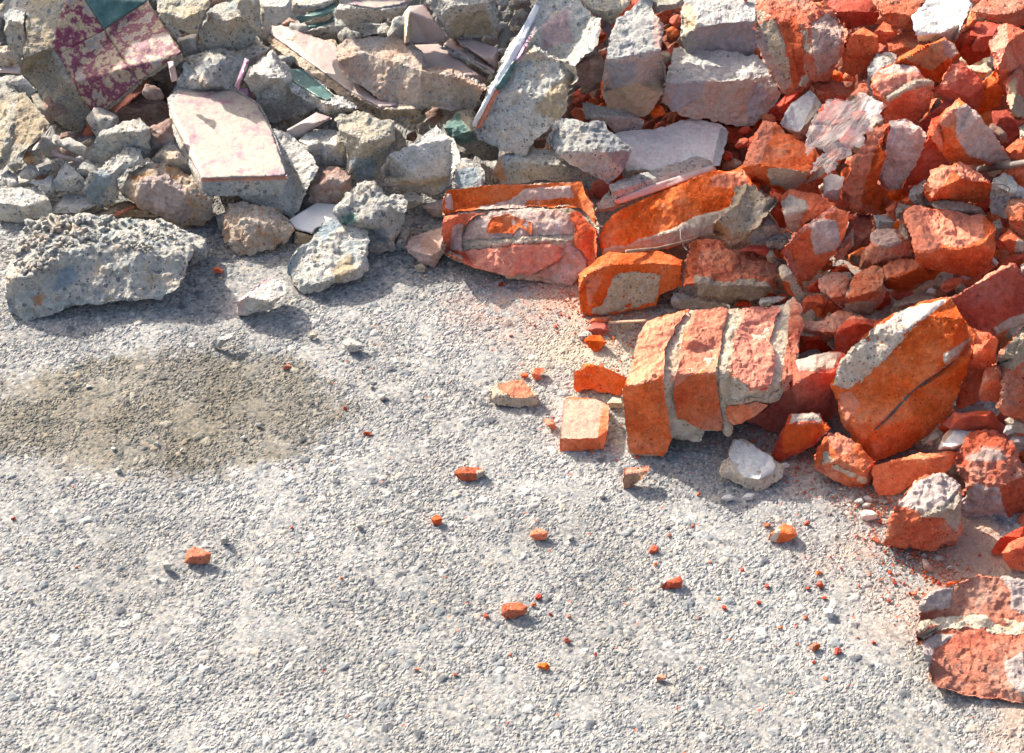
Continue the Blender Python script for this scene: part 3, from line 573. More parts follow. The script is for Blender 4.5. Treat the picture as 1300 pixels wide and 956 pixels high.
p('F','br',.2,"725,582 760,550 800,530 830,500 880,475 1000,478 1130,470 1250,510 1247,640 1130,692 1110,742 900,782 785,792 740,770 730,680",'brick chunk with a tan mortar face in front of the long smooth brick',ridge="735,625 780,580 860,545 920,535 1100,530 1245,535/740,625 775,600,+12 785,780,+4",H=70,T=75,g=1,o=10,name='masonry_chunk',cat='masonry chunk',amp=.7,
  P='bp:760,590 840,600 830,650 800,690 790,760 770,700',kids=[('mortar_face','mo',2.5,5,"850,735 870,700 895,610 930,580 1020,572 1145,582 1138,640 1110,722 900,778 783,788 800,755")])
p('M','cg',.4,"640,55 648,5 700,8 870,62 935,88 850,100 740,97 650,85",'grey slab edge below the brick with a dusty front edge',H=26,T=20,g=1,o=-20)
p('M','br',.5,"733,70 745,48 800,45 870,55 920,85 840,105 800,100 760,92",'orange brick flake lying on the back of the three-course masonry chunk',T=10,o=35,H=22)
p('M','cl',.6,"1078,60 1085,35 1150,25 1215,28 1180,50 1120,75 1085,75",'pale flat stone behind the three-course masonry chunk',T=20)
p('M','mo',.5,"395,540 395,485 415,455 430,430 480,220 500,175 520,150 600,125 735,92 930,90 1050,78 1180,70 1250,25 1285,80 1292,170 1270,290 1250,400 1215,480 1180,545 1130,560 1000,568 930,572 893,590 884,684 800,690 790,745 700,750 640,740 622,800 600,825 450,815 428,800",'three-course brick masonry chunk with grey joints, standing on the asphalt',
  ridge="398,475,.95 490,455,.98 600,380,1.0 640,430,.92 700,410,.96 860,400,1.0 930,400,.96 1050,480,.88 1160,470,.80/610,150,.97 600,330,.98 600,380,1.0/740,245,1.02 700,290,.95 880,275,.93/960,170,1.0 1050,130,.95 970,270,.92/1160,470,.80 1190,300,.88 1210,130,.96",H=104,T=105,g=1,o=40,name='masonry_chunk',cat='masonry chunk',amp=.75,res=1.9,
  kids=[('brick_course','br',11,16,"393,545 393,482 412,452 430,425 452,330 480,218 520,150 620,118 722,90 735,96 700,120 655,180 622,262 610,330 604,440 612,540 630,640 640,738 622,802 600,827 450,817 426,802",'bp:415,470 430,425 480,218 520,150 735,90 700,120 622,262 600,400 540,450 480,470 440,475'),
        ('brick_course','br',8,14,"752,96 850,86 925,88 915,130 893,190 886,320 862,400 870,500 884,600 886,690 800,694 740,672 690,640 668,642 655,560 652,450 668,400 680,330 700,215 745,150",'bp:745,90 925,85 890,190 886,320 865,420 800,390 740,420 655,480 680,330'),
        ('brick_course','br',8,14,"995,85 1080,74 1175,70 1190,85 1162,150 1150,220 1146,300 1150,380 1146,462 1110,500 1060,492 1030,500 1020,470 940,420 932,390 940,330 968,215 990,150",'bp:990,80 1190,70 1150,220 1150,470 1060,500 1020,470 930,400 960,230'),
        ('brick_course','bp',5,10,"1250,28 1285,80 1292,170 1270,290 1250,400 1218,478 1200,505 1196,430 1210,330 1222,200 1236,90"),
        ('brick_course','br',5,10,"918,578 1000,572 1062,560 1125,568 1050,622 952,664 925,640"),
        ('mortar_joint','mo',9,9,"915,568 925,535 985,545 1010,525 1060,530 1120,535 1150,500 1185,495 1180,545 1138,562 1060,545 1000,572 950,575"),
        ('mortar_joint','mo',9,9,"880,400 925,400 920,470 922,560 945,690 938,714 912,716 886,600 872,500")])
p('M','br',.12,"153,480 155,400 190,395 210,362 290,372 350,400 422,428 402,490 385,522 310,512 200,488 170,502",'flat orange brick piece leaning left of the three-course masonry chunk',T=22,g=1,o=20,H=34)
p('M','br',.7,"78,745 100,540 130,525 260,532 328,572 325,690 298,785 200,797 80,802",'cube-like brick half with a dusty pink top, alone on the asphalt',ridge="78,738 180,738 268,732 300,562",H=21,T=60,g=1,o=40,amp=.4,rough=.6,P='pd:78,738 100,540 260,532 300,562 268,732')
p('M','mo',.5,"312,555 345,525 390,535 398,585 330,588",'tan mortar cube between the orange brick piece and the masonry chunk',ridge="318,555 392,560",H=12,g=1)
p('M','bp',.55,"388,940 400,880 460,872 530,868 547,888 500,935 430,985 395,990",'wedge-shaped brick shard on the asphalt below the three-course chunk',ridge="395,920 460,905 540,888",H=22,T=16,g=1,o=30,P='or:395,925 460,910 545,890 430,990 395,990')
p('Z','mo',.6,"915,602 917,586 927,580 926,572 932,558 943,559 957,565 968,573 978,578 988,586 996,592 992,605 980,615 965,623 945,619 930,612",'grey stone capped with white plaster, below the three-course masonry chunk',ridge="920,585 930,597 945,606 962,608 985,593",H=18,T=24,g=1,o=60,rough=.6,amp=.5,name='plastered_stone',cat='plaster chunk',kids=[('plaster_face','wh',2,4,"926,577 934,559 945,562 959,567 970,575 979,580 984,592 979,601 962,608 945,605 930,594")])
p('N','bd',.3,"35,540 60,470 100,400 130,340 200,335 282,335 295,370 332,410 260,492 130,552 80,572 42,562",'orange brick piece in the shadow right of the white-capped stone',ridge="110,392 200,385 290,375 330,408",H=56,g=1,P='br:105,395 300,380 330,410 200,500 90,540/mo:140,340 275,335 290,370 130,380')
p('M','wh',.5,"1190,862 1215,853 1233,868 1222,882 1198,884",'tiny white pebble right of the white-capped stone',g=1)
p('P','mo',.5,"318,265 320,208 370,178 420,166 490,165 530,210 567,235 550,290 490,306 400,296 335,285",'flat chip of brick with mortar front, alone on the asphalt left of the brick half',ridge="323,222 380,240 440,252 500,255 560,242",H=15,T=30,g=1,o=30,rough=.8,P='bp:365,180 490,165 545,245 480,255 420,245 370,215')
for (a, b_, c_) in (("P","475,142 482,128 505,128 518,148 500,158 480,155",'red'), ("P","530,135 545,108 592,104 600,122 575,140 578,165 545,170 535,158",'red')):
    p(a,'br',.5,b_,'small red brick chip behind the flat mortar-fronted chip on the asphalt',g=1,o=10)
p('P','bp',.5,"590,368 605,360 642,360 656,402 642,418 602,390",'small triangular brick chip left of the brick half',g=1)
p('P','bp',.5,"138,640 150,620 178,600 220,602 272,598 300,625 285,650 250,668 200,672 155,658",'ragged red brick chip with mortar end, mid asphalt',g=1,T=16,P='mo:255,610 300,620 290,650 255,668')
p('P','br',.5,"25,860 50,838 72,845 86,862 75,892 40,892",'round red brick crumb on the mid asphalt',g=1)
p('F','br',.5,"765,830 800,800 885,795 885,818 840,830",'thin brick flake, top one of three by the tan-faced brick chunk',g=1,T=8,o=12)
p('F','bd',.5,"765,860 800,825 868,828 884,868 850,888 800,885",'dark red brick chip, middle one of three by the tan-faced brick chunk',g=1,T=14,o=6)
p('F','br',.5,"752,915 780,890 835,884 872,925 850,945 820,975 790,960",'bright orange brick chip, lowest of three by the tan-faced brick chunk',g=1,o=20,ridge="765,915 830,915 865,925")
p('F','cl',.5,"720,895 745,872 778,870 785,900 735,918",'small pale stone beside three brick chips',g=1)
p('F','mo',.5,"942,850 948,818 1000,814 1006,848 990,862 950,862",'small tan mortar cube behind the three-course masonry chunk',g=1,ridge="946,828 1002,826",H=8)
# ================================================================ RED HEAP
p('Z','bp',.45,"958,40 959,20 962,0 975,-12 1005,-12 1036,2 1060,11 1067,24 1075,40 1074,53 1063,84 1050,100 1030,107 1019,114 998,120 990,112 974,85 962,58",'upright two-brick masonry chunk at the top of the red heap, next to grey blocks',
  ridge="962,32,+14 985,70,+22 1000,112,+8/993,26,+24 1005,70,+26 1017,112,+10/1022,32,+26 1030,70,+26 1034,104,+10/968,0,+8 993,26,+24 1022,32,+26 1065,25,+4",H=98,T=80,o=20,name='masonry_chunk',cat='masonry chunk',
  P='mp:958,40 962,32 985,70 1000,106 998,120 974,85 962,58/br:991,28 1011,20 1020,60 1020,100 1008,112 1000,75/mp:1030,30 1052,18 1070,34 1064,80 1036,96 1030,60',
  kids=[('mortar_joint','mo',2,5,"960,12 975,12 985,30 1000,70 1006,104 1000,110 985,80 962,32"),('mortar_joint','mo',3,5,"1015,32 1024,30 1032,60 1034,95 1022,110 1014,108 1022,80")])
p('G','wh',.75,"785,882 830,810 870,740 1000,640 1040,670 1088,750 1050,812 972,962 930,978 860,950",'white plaster chip standing between bricks left of the plastic bag',ridge="800,900,.6 920,945,.7 1050,760,.95 1040,690",H=40,T=26,o=15,P='mo:1045,680 1090,750 975,965 925,975')
p('G','bp',.55,"1000,605 1060,540 1180,570 1292,640 1292,695 1200,700 1120,765 1050,690",'rough-topped brick wedge above the plastic bag')
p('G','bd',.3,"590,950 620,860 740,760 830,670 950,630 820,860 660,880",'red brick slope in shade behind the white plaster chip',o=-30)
p('H','bd',.35,"-120,30 -90,-20 215,-20 268,90 225,170 60,205 -20,230 -70,160",'large dull purple-red brick face at the top edge, right of the upright masonry',o=-30,T=60)
p('H','bp',.55,"215,-10 300,-20 600,-20 550,60 500,150 490,222 430,210 370,192 262,122",'rough orange brick lump at the top edge left of the white octagonal chunk',ridge="260,110 350,90 430,60 480,110",H=34)
p('H','wh',.82,"495,120 560,50 620,-20 900,-20 918,40 880,130 850,200 790,302 700,268 600,300 540,302 515,250",'white octagonal plaster chunk near the top right',ridge="510,215,.9 540,265,.75 700,240,.8 830,175,.9 905,30,1",H=38,T=50,o=30,rough=.5)
p('H','br',.3,"790,300 860,215 915,50 972,112 960,150 880,240",'brick strip right under the white octagonal chunk',o=-10)
p('H','bp',.55,"942,75 1000,-20 1310,-20 1310,170 1250,197 1100,152 960,112",'long rough brick at the top right corner',ridge="950,85 1050,105 1160,105 1300,65",H=40,o=10)
p('H','br',.4,"1035,300 1110,185 1130,168 1165,165 1310,215 1310,500 1150,612 1085,480",'tall sharp-edged brick with a sunlit left face near the top right',ridge="1175,172 1180,300 1130,430 1098,495",H=74,T=60,o=25,P='bp:1035,300 1110,185 1165,165 1180,300 1098,495')
p('H','bd',.4,"915,335 960,255 1060,190 1115,175 1100,280 1000,372 930,365",'dull red brick wedge left of the tall sharp-edged brick')
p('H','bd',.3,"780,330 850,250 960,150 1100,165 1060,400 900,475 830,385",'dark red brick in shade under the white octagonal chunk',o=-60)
p('H','br',.4,"205,235 290,150 402,205 372,305 290,325 230,290",'small orange brick under the rough lump at the top')
p('H','br',.25,"-10,400 30,262 90,220 150,190 240,252 272,310 205,442 120,522 60,552 -10,500",'dark orange brick with a bright upper edge above the plastic bag',ridge="25,290 80,240 150,215 235,262",H=56)
p('G','bp',.5,"1262,250 1300,220 1320,160 1325,300 1320,400 1275,420 1255,330",'small pale brick edge between the upright masonry and the dark orange brick',o=-10)
p('H','bp',.6,"305,300 340,285 380,240 500,228 545,290 705,268 600,330 390,420 320,372",'jagged sunlit brick crumb mass under the white octagonal chunk',T=30,o=-5)
p('H','or' if False else 'br',.25,"345,462 420,408 560,330 730,262 800,310 832,382 770,452 690,592 600,542 510,482",'tan-dusted brick with a dark front, centre of the upper red heap',ridge="380,440 480,400 620,320 740,275",H=52,P='or:450,420 620,330 740,285 800,330 740,420 640,500 540,460/mp:720,280 800,310 830,380 770,430')
p('H','cl',.4,"168,482 235,378 300,370 385,392 375,450 300,500 262,560 270,700 210,690 180,600",'pale curved concrete piece left of the banded masonry lump',P='cg:168,482 235,380 240,500 260,700 200,690',o=-5)
p('H','br',.4,"205,605 230,540 260,500 320,465 390,453 520,480 560,535 655,592 645,700 610,790 560,832 500,872 390,885 300,878 290,730 225,680",'banded masonry lump with a mortar strip across its middle, above the slanted brick pair',
  ridge="225,600,.95 330,560,1.0 540,545,1.0/300,712,.8 420,660,.88 600,590,.92",H=70,T=60,o=15,name='masonry_chunk',cat='masonry chunk',P='mp:245,520 390,453 520,480 560,540 400,560 330,530/bp:210,610 240,540 560,545 600,580 420,640 300,700',kids=[('mortar_joint','mo',3,6,"305,700 340,672 440,610 560,570 655,590 620,610 500,635 400,690 325,725")])
p('H','bd',.3,"625,650 690,600 720,530 780,455 850,438 930,500 1008,620 995,700 942,808 850,752 760,702",'crimson pentagonal brick piece in the upper right of the red heap',ridge="640,655,+4 760,640,+12 900,700,+12 990,690,+4",H=56,T=46,o=15,P='bp:700,560 730,520 820,485 810,570 760,600 690,600')
p('H','mo',.5,"912,490 1020,443 1070,500 1010,560 960,570",'pale mortar lump right of the crimson brick')
p('H','br',.2,"980,600 1090,492 1120,560 1150,662 1132,762 980,822 950,800 1005,650",'plain orange brick end right of the crimson brick')
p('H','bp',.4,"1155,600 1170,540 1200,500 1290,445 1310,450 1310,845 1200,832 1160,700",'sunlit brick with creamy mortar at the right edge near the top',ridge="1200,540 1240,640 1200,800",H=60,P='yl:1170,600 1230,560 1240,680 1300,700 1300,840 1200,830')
p('H','bd',.3,"540,880 600,830 700,740 745,708 862,752 760,860 700,960 560,960",'shaded red brick below the crimson piece',o=-15)
p('H','mo',.4,"600,822 640,740 690,690 705,750 660,820 625,835",'small ochre mortar piece below the crimson brick')
p('J','br',.4,"632,150 660,90 690,30 700,-40 830,-140 885,-100 905,-60 985,-15 1200,290 1080,332 1000,332 900,332 800,302 770,330 700,242",'brick with a big pale triangular mortar face, upper right of the heap',ridge="690,50,+8 720,180,+10 790,300,+4/835,-95,+12 812,120,+18 870,250,+12 1100,290,+4",H=82,T=60,o=15,P='bp:632,150 690,30 740,-60 830,-140 800,0 760,60 690,100 720,240/mp:825,-80 885,-105 985,-15 1200,290 1080,325 900,270 805,130')
p('J','pb',.5,"1040,70 1060,45 1100,38 1170,100 1185,180 1120,180",'pink-grey rounded stone right of the pale triangular mortar face')
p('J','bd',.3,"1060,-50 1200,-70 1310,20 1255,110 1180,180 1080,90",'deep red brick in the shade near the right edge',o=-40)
p('J','bp',.35,"-10,690 -10,490 60,330 165,130 200,70 330,38 340,60 270,205 320,262 260,460 328,520 302,682 100,685 40,612",'slanted brick with a sunlit hackly left face touching the plastic bag',ridge="325,62,+10 265,205,+16 190,420,+18 145,600,+6/10,560,+4 140,600,+8",H=108,T=60,o=10,P='bp:-10,560 60,330 200,70 330,60 265,205 190,420 150,600 30,610/br:330,60 270,205 320,262 260,460 328,520 302,682 150,605 195,420 262,210')
p('J','mp',.25,"252,430 290,310 318,240 345,60 330,22 400,5 480,10 560,80 592,130 585,190 520,335 420,512 335,522 270,468",'pinkish grey mortar slab pressed against the slanted brick',ridge="335,70,+6 335,200,+9 300,330,+4/290,440,+8",H=86,T=40,o=5,P='wr:325,25 480,10 400,60 345,230 320,190')
p('J','bd',.3,"500,330 560,230 630,0 760,-60 700,240 765,332 600,445 470,482 425,512",'shaded red brick between the mortar slab and the sharp-nosed brick',o=-40)
p('J','br',.42,"560,485 590,440 620,372 700,340 780,332 830,300 905,340 1000,400 1072,462 1040,560 992,612 830,605 690,590 620,600",'sharp-nosed brick wedge above the wide broken brick',ridge="640,575,.5 700,500 780,362 880,420,.98 1065,465/780,362 800,320",H=58,T=60,o=18,P='bp:560,485 620,372 780,332 780,362 690,510 640,580/bp:780,365 830,305 1000,400 1065,465 880,450')
p('J','cl',.5,"470,565 478,510 500,488 590,435 612,480 590,560 650,605 600,635 500,625",'white mortar crumb left of the sharp-nosed brick')
p('J','br',.55,"438,680 480,645 520,630 620,635 860,680 1000,690 1042,722 1082,762 1088,960 1035,1065 920,1142 780,1122 560,1072 505,1015 500,860",'wide broken brick with hackly top in the middle right of the red heap',ridge="505,960 620,955 700,930 820,940 1000,900 1075,800/460,690 560,820,1.04",H=60,T=70,o=25,P='bp:440,680 520,630 1000,690 1000,860 820,930 700,900 620,960 505,940')
p('J','mo',.6,"640,625 700,588 760,600 860,598 990,640 1032,702 960,700 870,692 780,662 690,655",'long mortar crumb lying on the wide broken brick',T=14,o=35,H=14,db=0)
p('J','mo',.5,"368,662 400,600 490,625 442,680 455,742 380,722",'small pale mortar bit left of the wide broken brick')
p('J','br',.4,"298,645 380,600 385,742 330,702",'small orange brick in the gap left of the wide broken brick',o=-10)
p('J','bp',.6,"15,800 60,730 120,668 210,680 222,780 192,862 60,962 -10,965 -10,860",'sunlit rough brick above the watery mortar-faced pair, mid red heap')
p('J','bp',.4,"182,870 230,792 380,790 430,742 480,850 500,1000 520,1080 400,1120 250,1100 175,1010",'rosy brick lump left of the wide broken brick',P='mp:185,860 230,790 380,792 420,900 300,930/mo:390,790 430,745 480,850 470,880')
p('J','cg',.5,"215,692 320,688 372,740 360,790 240,790",'grey stone behind the rosy brick lump')
p('J','cb',.4,"1035,640 1080,430 1150,385 1310,520 1310,620 1190,600 1170,720 1060,690",'violet-grey stone in shade near the right edge',o=-20)
p('J','br',.4,"1130,390 1200,360 1310,330 1310,520 1180,450",'orange brick just under the iron rod at the right edge')
p('J','bp',.5,"1165,655 1210,572 1310,572 1310,870 1240,845 1185,745",'rough brick lump at the right edge beside the wide broken brick',o=10)
p('J','mo',.5,"1068,742 1120,713 1148,780 1100,862 1075,830",'small mortar and brick bit at the right of the wide broken brick')
p('J','br',.4,"1105,862 1190,795 1295,885 1285,965 1200,975",'small brick corner right of the wide broken brick',P='mo:1240,860 1290,890 1280,960 1230,960')
p('J','br',.5,"1150,225 1250,142 1310,150 1310,330 1200,280",'small brick at the right edge above the iron rod')
p('J','mo',.5,"1255,65 1310,35 1310,215 1265,165",'creamy mortar lump at the right edge above the iron rod')
p('I','br',.6,"520,355 540,290 560,200 600,130 650,50 672,22 765,28 800,70 880,132 1000,182 1040,225 1072,290 1060,335 1000,412 940,480 870,522 760,512 690,472 620,420",'hexagonal broken brick with a mortar lower face, left below the plastic bag',ridge="535,300,.75 620,330 720,350 860,365 1000,392/620,140,1.05 760,60",H=60,T=65,o=15,P='bp:560,200 672,22 760,30 700,200 640,330 530,340/mo:700,365 830,352 1000,390 940,470 870,515 720,475')
p('I','mo',.7,"298,792 330,720 400,680 430,600 460,530 438,510 480,480 560,478 622,474 642,520 690,552 755,548 782,590 740,650 700,690 620,780 540,862 450,902 345,852",'buff mortar lump with a scooped hollow, between two broken bricks',ridge="320,805,.35 440,840,.4 540,800,.55 640,700,.75 770,590,.85/480,620,1.05 600,640,.8 690,600,1.0",H=56,T=50,o=75,db=10,P='or:300,790 340,750 420,790 440,860 340,850/yl:400,680 480,480 560,490 500,700')
p('I','br',.5,"865,505 920,442 1010,412 1060,350 1090,330 1132,378 1115,440 1062,482 1088,552 1030,545",'orange brick sliver with mortar top below the hexagonal brick',P='mo:865,505 920,440 1010,412 1100,335 1130,380 1020,450 920,490')
p('I','wh',.6,"1098,430 1150,392 1245,420 1235,490 1200,592 1100,562",'white plaster bit under the plastic bag')
p('I','br',.5,"788,592 800,560 862,508 1010,540 1110,575 1185,612 1100,670 950,752 890,822 840,780 820,690",'red brick corner with a speckled mortar left face, mid heap',ridge="1020,552,+6 990,650,+12 950,745,+6/810,590,+2",H=50,T=45,o=8,P='mo:790,592 855,545 985,600 990,640 930,750 888,815 845,775')
p('I','cg',.3,"555,870 630,770 700,688 795,790 700,882 600,902",'dark grey stone under the buff mortar lump',o=-10)
p('I','bd',.3,"715,670 790,590 830,700 850,782 775,785",'dark brick in shade left of the speckled brick corner',o=-20)
p('I','cl',.5,"688,880 750,822 830,808 895,850 850,885 800,942 690,935",'pale rough stone above the brick with a dusty front edge')
p('K','br',.35,"798,115 815,70 860,20 890,-20 1160,-220 1290,-180 1290,-120 1220,60 1160,142 1080,230 1000,302 925,332 870,260 840,190",'slanted brick with a square mortar face, mid red heap',ridge="815,115,+4 870,50,+10 1010,-60,+14 1190,-190,+4/830,150,+4 925,320,+4",H=82,T=60,o=15,P='bp:798,115 830,40 890,-20 1160,-220 1200,-205 1000,-60 850,80/mp:1020,-95 1090,-120 1200,-115 1215,70 1180,100 1035,130 1005,0/bp:800,115 850,80 930,325 900,300')
p('K','mo',.5,"1168,212 1190,120 1220,60 1310,-60 1320,60 1240,150",'pointed mortar splinter right of the slanted brick with square mortar face',T=24,P='bp:1168,212 1200,110 1290,0 1300,60 1230,150')
p('K','bp',.66,"95,355 110,200 145,55 190,35 240,30 300,25 360,40 430,82 600,102 690,152 760,200 775,262 770,385 700,410 600,452 450,462 200,422 190,362",'squared brick with rough sunlit top and tan dusty front edge, left of mid heap',ridge="235,35,1 200,190,1 192,330,1.0 300,345 400,352 560,345 700,355 775,262,.9",H=30,T=60,o=12,res=1.8,
  P='br:95,355 150,50 235,35 200,190 190,380/mo:195,290 400,320 560,300 700,330 750,380 600,455 450,462 200,422 190,360')
p('K','bd',.4,"500,110 520,82 560,58 690,65 722,110 690,150 600,110",'small brick behind the squared hackly brick')
p('K','mo',.4,"690,140 715,100 735,98 768,152 740,195 700,180",'small mortar lump on the right shoulder of the squared hackly brick',o=12)
p('K','mo',.35,"778,232 790,210 832,193 870,230 900,300 972,430 932,472 860,432 820,402 800,320",'narrow upright mortar and brick splinter right of the squared hackly brick',o=5,P='br:800,320 850,330 890,430 850,430 815,400')
p('K','bp',.6,"1065,310 1100,275 1165,253 1250,258 1275,300 1265,400 1270,520 1240,525 1130,432 1070,370",'egg-shaped rough brick left of its barrel-shaped neighbour')
p('L','bp',.5,"18,480 35,380 60,320 90,262 160,225 235,220 250,240 292,238 312,400 270,470 200,552 100,552 25,522",'barrel-shaped rough brick with a dusty foot, mid red heap',ridge="30,440,.9 130,420 230,390 300,330/240,240,1.0 235,380,1.0",H=52,o=8,P='mo:20,480 100,470 230,470 200,552 100,552 25,522')
p('K','bd',.3,"975,365 1060,300 1080,410 980,405",'dark brick bit right of the mortar splinter',o=-10)
p('K','br',.4,"940,465 980,418 1100,418 1132,470 1100,522 1020,512 950,560",'small rounded orange brick behind the three-course masonry chunk')
p('K','br',.4,"1105,525 1130,430 1240,520 1170,555",'small orange brick under the egg-shaped rough brick')
p('K','bp',.6,"942,645 980,608 1090,602 1110,570 1220,530 1310,535 1310,600 1200,705 1130,762 1080,722 950,690",'folded sunlit brick slab right of the three-course masonry chunk',T=36,H=34)
p('K','bd',.3,"925,700 1080,722 1170,820 1150,850 920,840",'dark red brick under the folded sunlit slab',o=-10)
p('K','mo',.3,"1125,765 1200,700 1290,608 1340,640 1330,760 1210,835",'tan mortar piece right of the folded sunlit slab',T=40)
p('L','bd',.25,"-60,700 60,562 130,560 200,590 350,578 340,640 200,690 120,790 0,860 -60,820",'dark red brick piece with a jagged back below the barrel-shaped brick',P='bp:20,600 60,560 130,560 200,590 170,600 90,590')
p('K','br',.3,"885,895 1000,860 1050,872 1150,820 1235,828 1245,905 1200,962 1000,985 890,965",'orange brick with a grey mortar cap right behind the three-course masonry',P='mo:885,895 1000,862 1150,820 1180,850 1050,890 900,930',o=-5)
p('K','cb',.5,"925,842 990,812 1050,800 1085,830 1000,875 920,882",'bluish flat pebble on the orange brick behind the three-course masonry')
p('K','bd',.4,"455,505 480,470 530,440 585,480 585,505",'small red brick under the squared hackly brick')
p('L','bp',.4,"288,342 300,210 350,180 440,165 540,150 700,148 762,200 742,240 640,292 520,362 420,382 340,372",'long boat-shaped brick piece above the diagonal bricks',ridge="300,300,.8 400,285 540,235 640,200 750,205",H=38,T=45,o=10,P='bp:300,210 540,150 700,150 740,200 540,235 330,300/br:300,320 540,240 760,205 640,292 420,382 320,370')
p('L','bp',.5,"112,245 130,130 150,90 172,80 262,172 295,205 230,222 160,245",'small pale-topped brick left of the boat-shaped brick')
p('L','mo',.5,"-10,262 50,258 72,310 20,350 -10,350",'cream mortar pebble left of the barrel-shaped brick')
for mt_, b_, l_ in (('mo', "548,362 590,325 640,298 670,330 630,372 572,392", 'pinkish mortar pebble under the boat-shaped brick'), ('wh', "588,400 622,360 662,380 652,412", 'white plaster pebble under the boat-shaped brick'),
    ('br', "695,352 720,325 765,298 862,290 850,322 800,370 750,402 705,392", 'small flat red brick chip right of the boat-shaped brick'), ('cb', "695,345 720,290 772,280 760,310 715,345", 'violet-blue pebble behind the small flat red chip'),
    ('pb', "785,285 790,258 850,225 922,203 935,275 830,292", 'pinkish shaded stone above the long back brick'), ('wh', "828,278 890,258 912,300 872,315", 'small pale pebble on the long back brick'),
    ('br', "930,275 942,180 1000,138 1055,160 1095,220 1010,275 935,295", 'small orange brick above the long back brick'), ('wh', "1038,152 1070,133 1115,190 1092,210", 'white pebble right above the small orange brick'),
    ('mo', "342,545 350,500 370,478 430,430 550,403 655,430 600,480 480,502 380,565", 'mortar lump at the left end of the long back brick'), ('br', "443,470 560,440 642,420 652,445 480,502", 'red brick sliver on a mortar lump')):
    p('L', mt_, .5, b_, l_, o=5, T=None if mt_ not in ('br',) else 14)
p('L','bd',.15,"470,500 640,455 820,410 1185,183 1240,188 1310,320 1310,625 1100,702 1000,720 850,700 700,640",'long dark red brick at the back right with a sunlit top edge',ridge="600,500,+5 770,442,+10 900,365,+10 1200,205,+6",H=84,T=55,o=5,P='bp:480,500 640,455 820,410 1185,183 1205,200 900,370 760,445 600,500/mo:1060,660 1200,580 1310,545 1310,625 1100,702')
p('Z','br',.2,"1055,490 1058,478 1072,455 1090,432 1112,412 1150,391 1175,380 1207,378 1214,388 1222,402 1238,424 1236,440 1230,460 1225,480 1215,505 1205,522 1180,550 1160,565 1150,572 1128,580 1110,587 1095,577 1085,562 1067,535 1063,510",'large tilted masonry slab with a pale mortar back edge, right of the three-course chunk',
  ridge="1078,500,+14 1105,462,+22 1140,425,+22 1177,401,+16 1207,379,+2/1078,500,+14 1082,535,+14 1092,560,+10/1107,549,+16 1155,500,+20 1230,443,+8/1112,540,+22 1162,494,+26 1200,458,+22/1160,530,+22",H=158,T=66,o=30,name='masonry_chunk',cat='masonry chunk',amp=.7,
  P='dk:1109,548 1125,530.5 1155,498 1190,471 1222,448 1191,473.5 1156.5,501 1127,534/wr:1105,425 1150,391 1207,378 1177,401 1140,428 1120,430/bp:1063,500 1078,497 1092,512 1072,545/mo:1198,450 1234,428 1220,448 1198,462',kids=[('mortar_joint','mo',3.5,7,"1057,489 1068,458 1105,417 1150,390 1168,397 1177,405 1150,430 1122,458 1104,476 1092,489 1075,494")])
p('Z','br',.2,"1225,414 1257,420 1267,430 1265,452 1258,482 1240,512 1215,520 1222,470",'orange brick end peeping out behind the large tilted masonry slab',o=-10)
p('Z','bp',.5,"1258,464 1268,452 1278,438 1300,408 1318,400 1318,540 1295,540 1280,532 1266,515 1274,480",'creamy rough brick cut by the right edge',ridge="1265,462,+2 1285,455,+16 1278,520,+10",H=92,o=15,P='yl:1262,464 1300,410 1310,450 1285,470')
p('N','br',.4,"1073,255 1090,170 1110,108 1202,105 1195,200 1190,285 1080,272",'square orange brick beside the creamy rough brick at the right')
p('L','bp',.5,"1118,10 1200,-60 1260,-20 1292,52 1280,102 1230,113 1160,72",'brick corner with mortar tip above the long back brick',P='mo:1240,60 1290,60 1280,102 1230,110')
p('L','bd',.4,"1145,165 1290,112 1320,172 1200,190",'dark flat brick at the right edge above the long back brick')
p('L','mp',.5,"1268,205 1320,165 1320,285 1272,275",'pink mortar lump at the right edge')
p('Z','bd',.3,"945,535 975,515 990,500 1000,478 1008,458 1035,450 1070,446 1078,462 1064,490 1070,512 1055,532 1010,545 980,550",'dark masonry piece in shadow behind the three-course masonry chunk',o=-20,P='mo:1008,458 1035,450 1068,448 1060,468 1015,470',T=60)
p('N','br',.3,"247,545 270,500 322,428 372,430 400,450 465,480 500,520 562,572 545,630 532,682 492,702 420,697 330,652 290,630 252,612",'small masonry piece with mortar joints, at the foot of the large tilted slab',ridge="320,470,.95 370,560,.8 500,630,.62 545,590,.7/320,470,.95 280,600,.4",H=52,g=1,T=60,o=15,name='masonry_chunk',cat='masonry chunk',P='bp:320,430 370,430 460,480 440,530 380,540 320,480',
  kids=[('mortar_joint','mo',3,4,"332,592 360,585 445,630 525,668 515,688 440,655 335,615"),('mortar_joint','mo',3,4,"292,530 312,520 352,560 345,590 300,605 285,590")])
p('N','br',.2,"538,625 545,600 575,588 680,562 780,540 900,518 975,525 955,600 860,652 720,712 640,742 572,747 545,702",'smooth orange brick lying under the large tilted slab',H=50,g=1,T=55,o=8)
p('N','wh',.7,"870,518 890,460 935,412 960,410 1035,425 1005,480 955,530",'sunlit cream tile corner behind the smooth orange brick',T=18,H=22,P='or:880,470 935,412 950,420 900,480')
p('N','bp',.45,"610,1000 615,940 632,860 660,780 700,730 760,690 800,650 872,625 920,640 962,665 988,702 985,850 967,980 920,1012 830,1032 760,1005 640,990",'rosy-topped ragged brick wedge on the asphalt at the foot of the heap',ridge="615,975,.25 700,900,.6 780,852,.82 900,805,.95 965,820,.9",H=78,g=1,T=85,o=20,P='wr:660,790 760,690 872,625 962,665 985,700 910,800 800,840 700,800/mo:780,850 900,800 985,720 985,850 950,930 900,860')
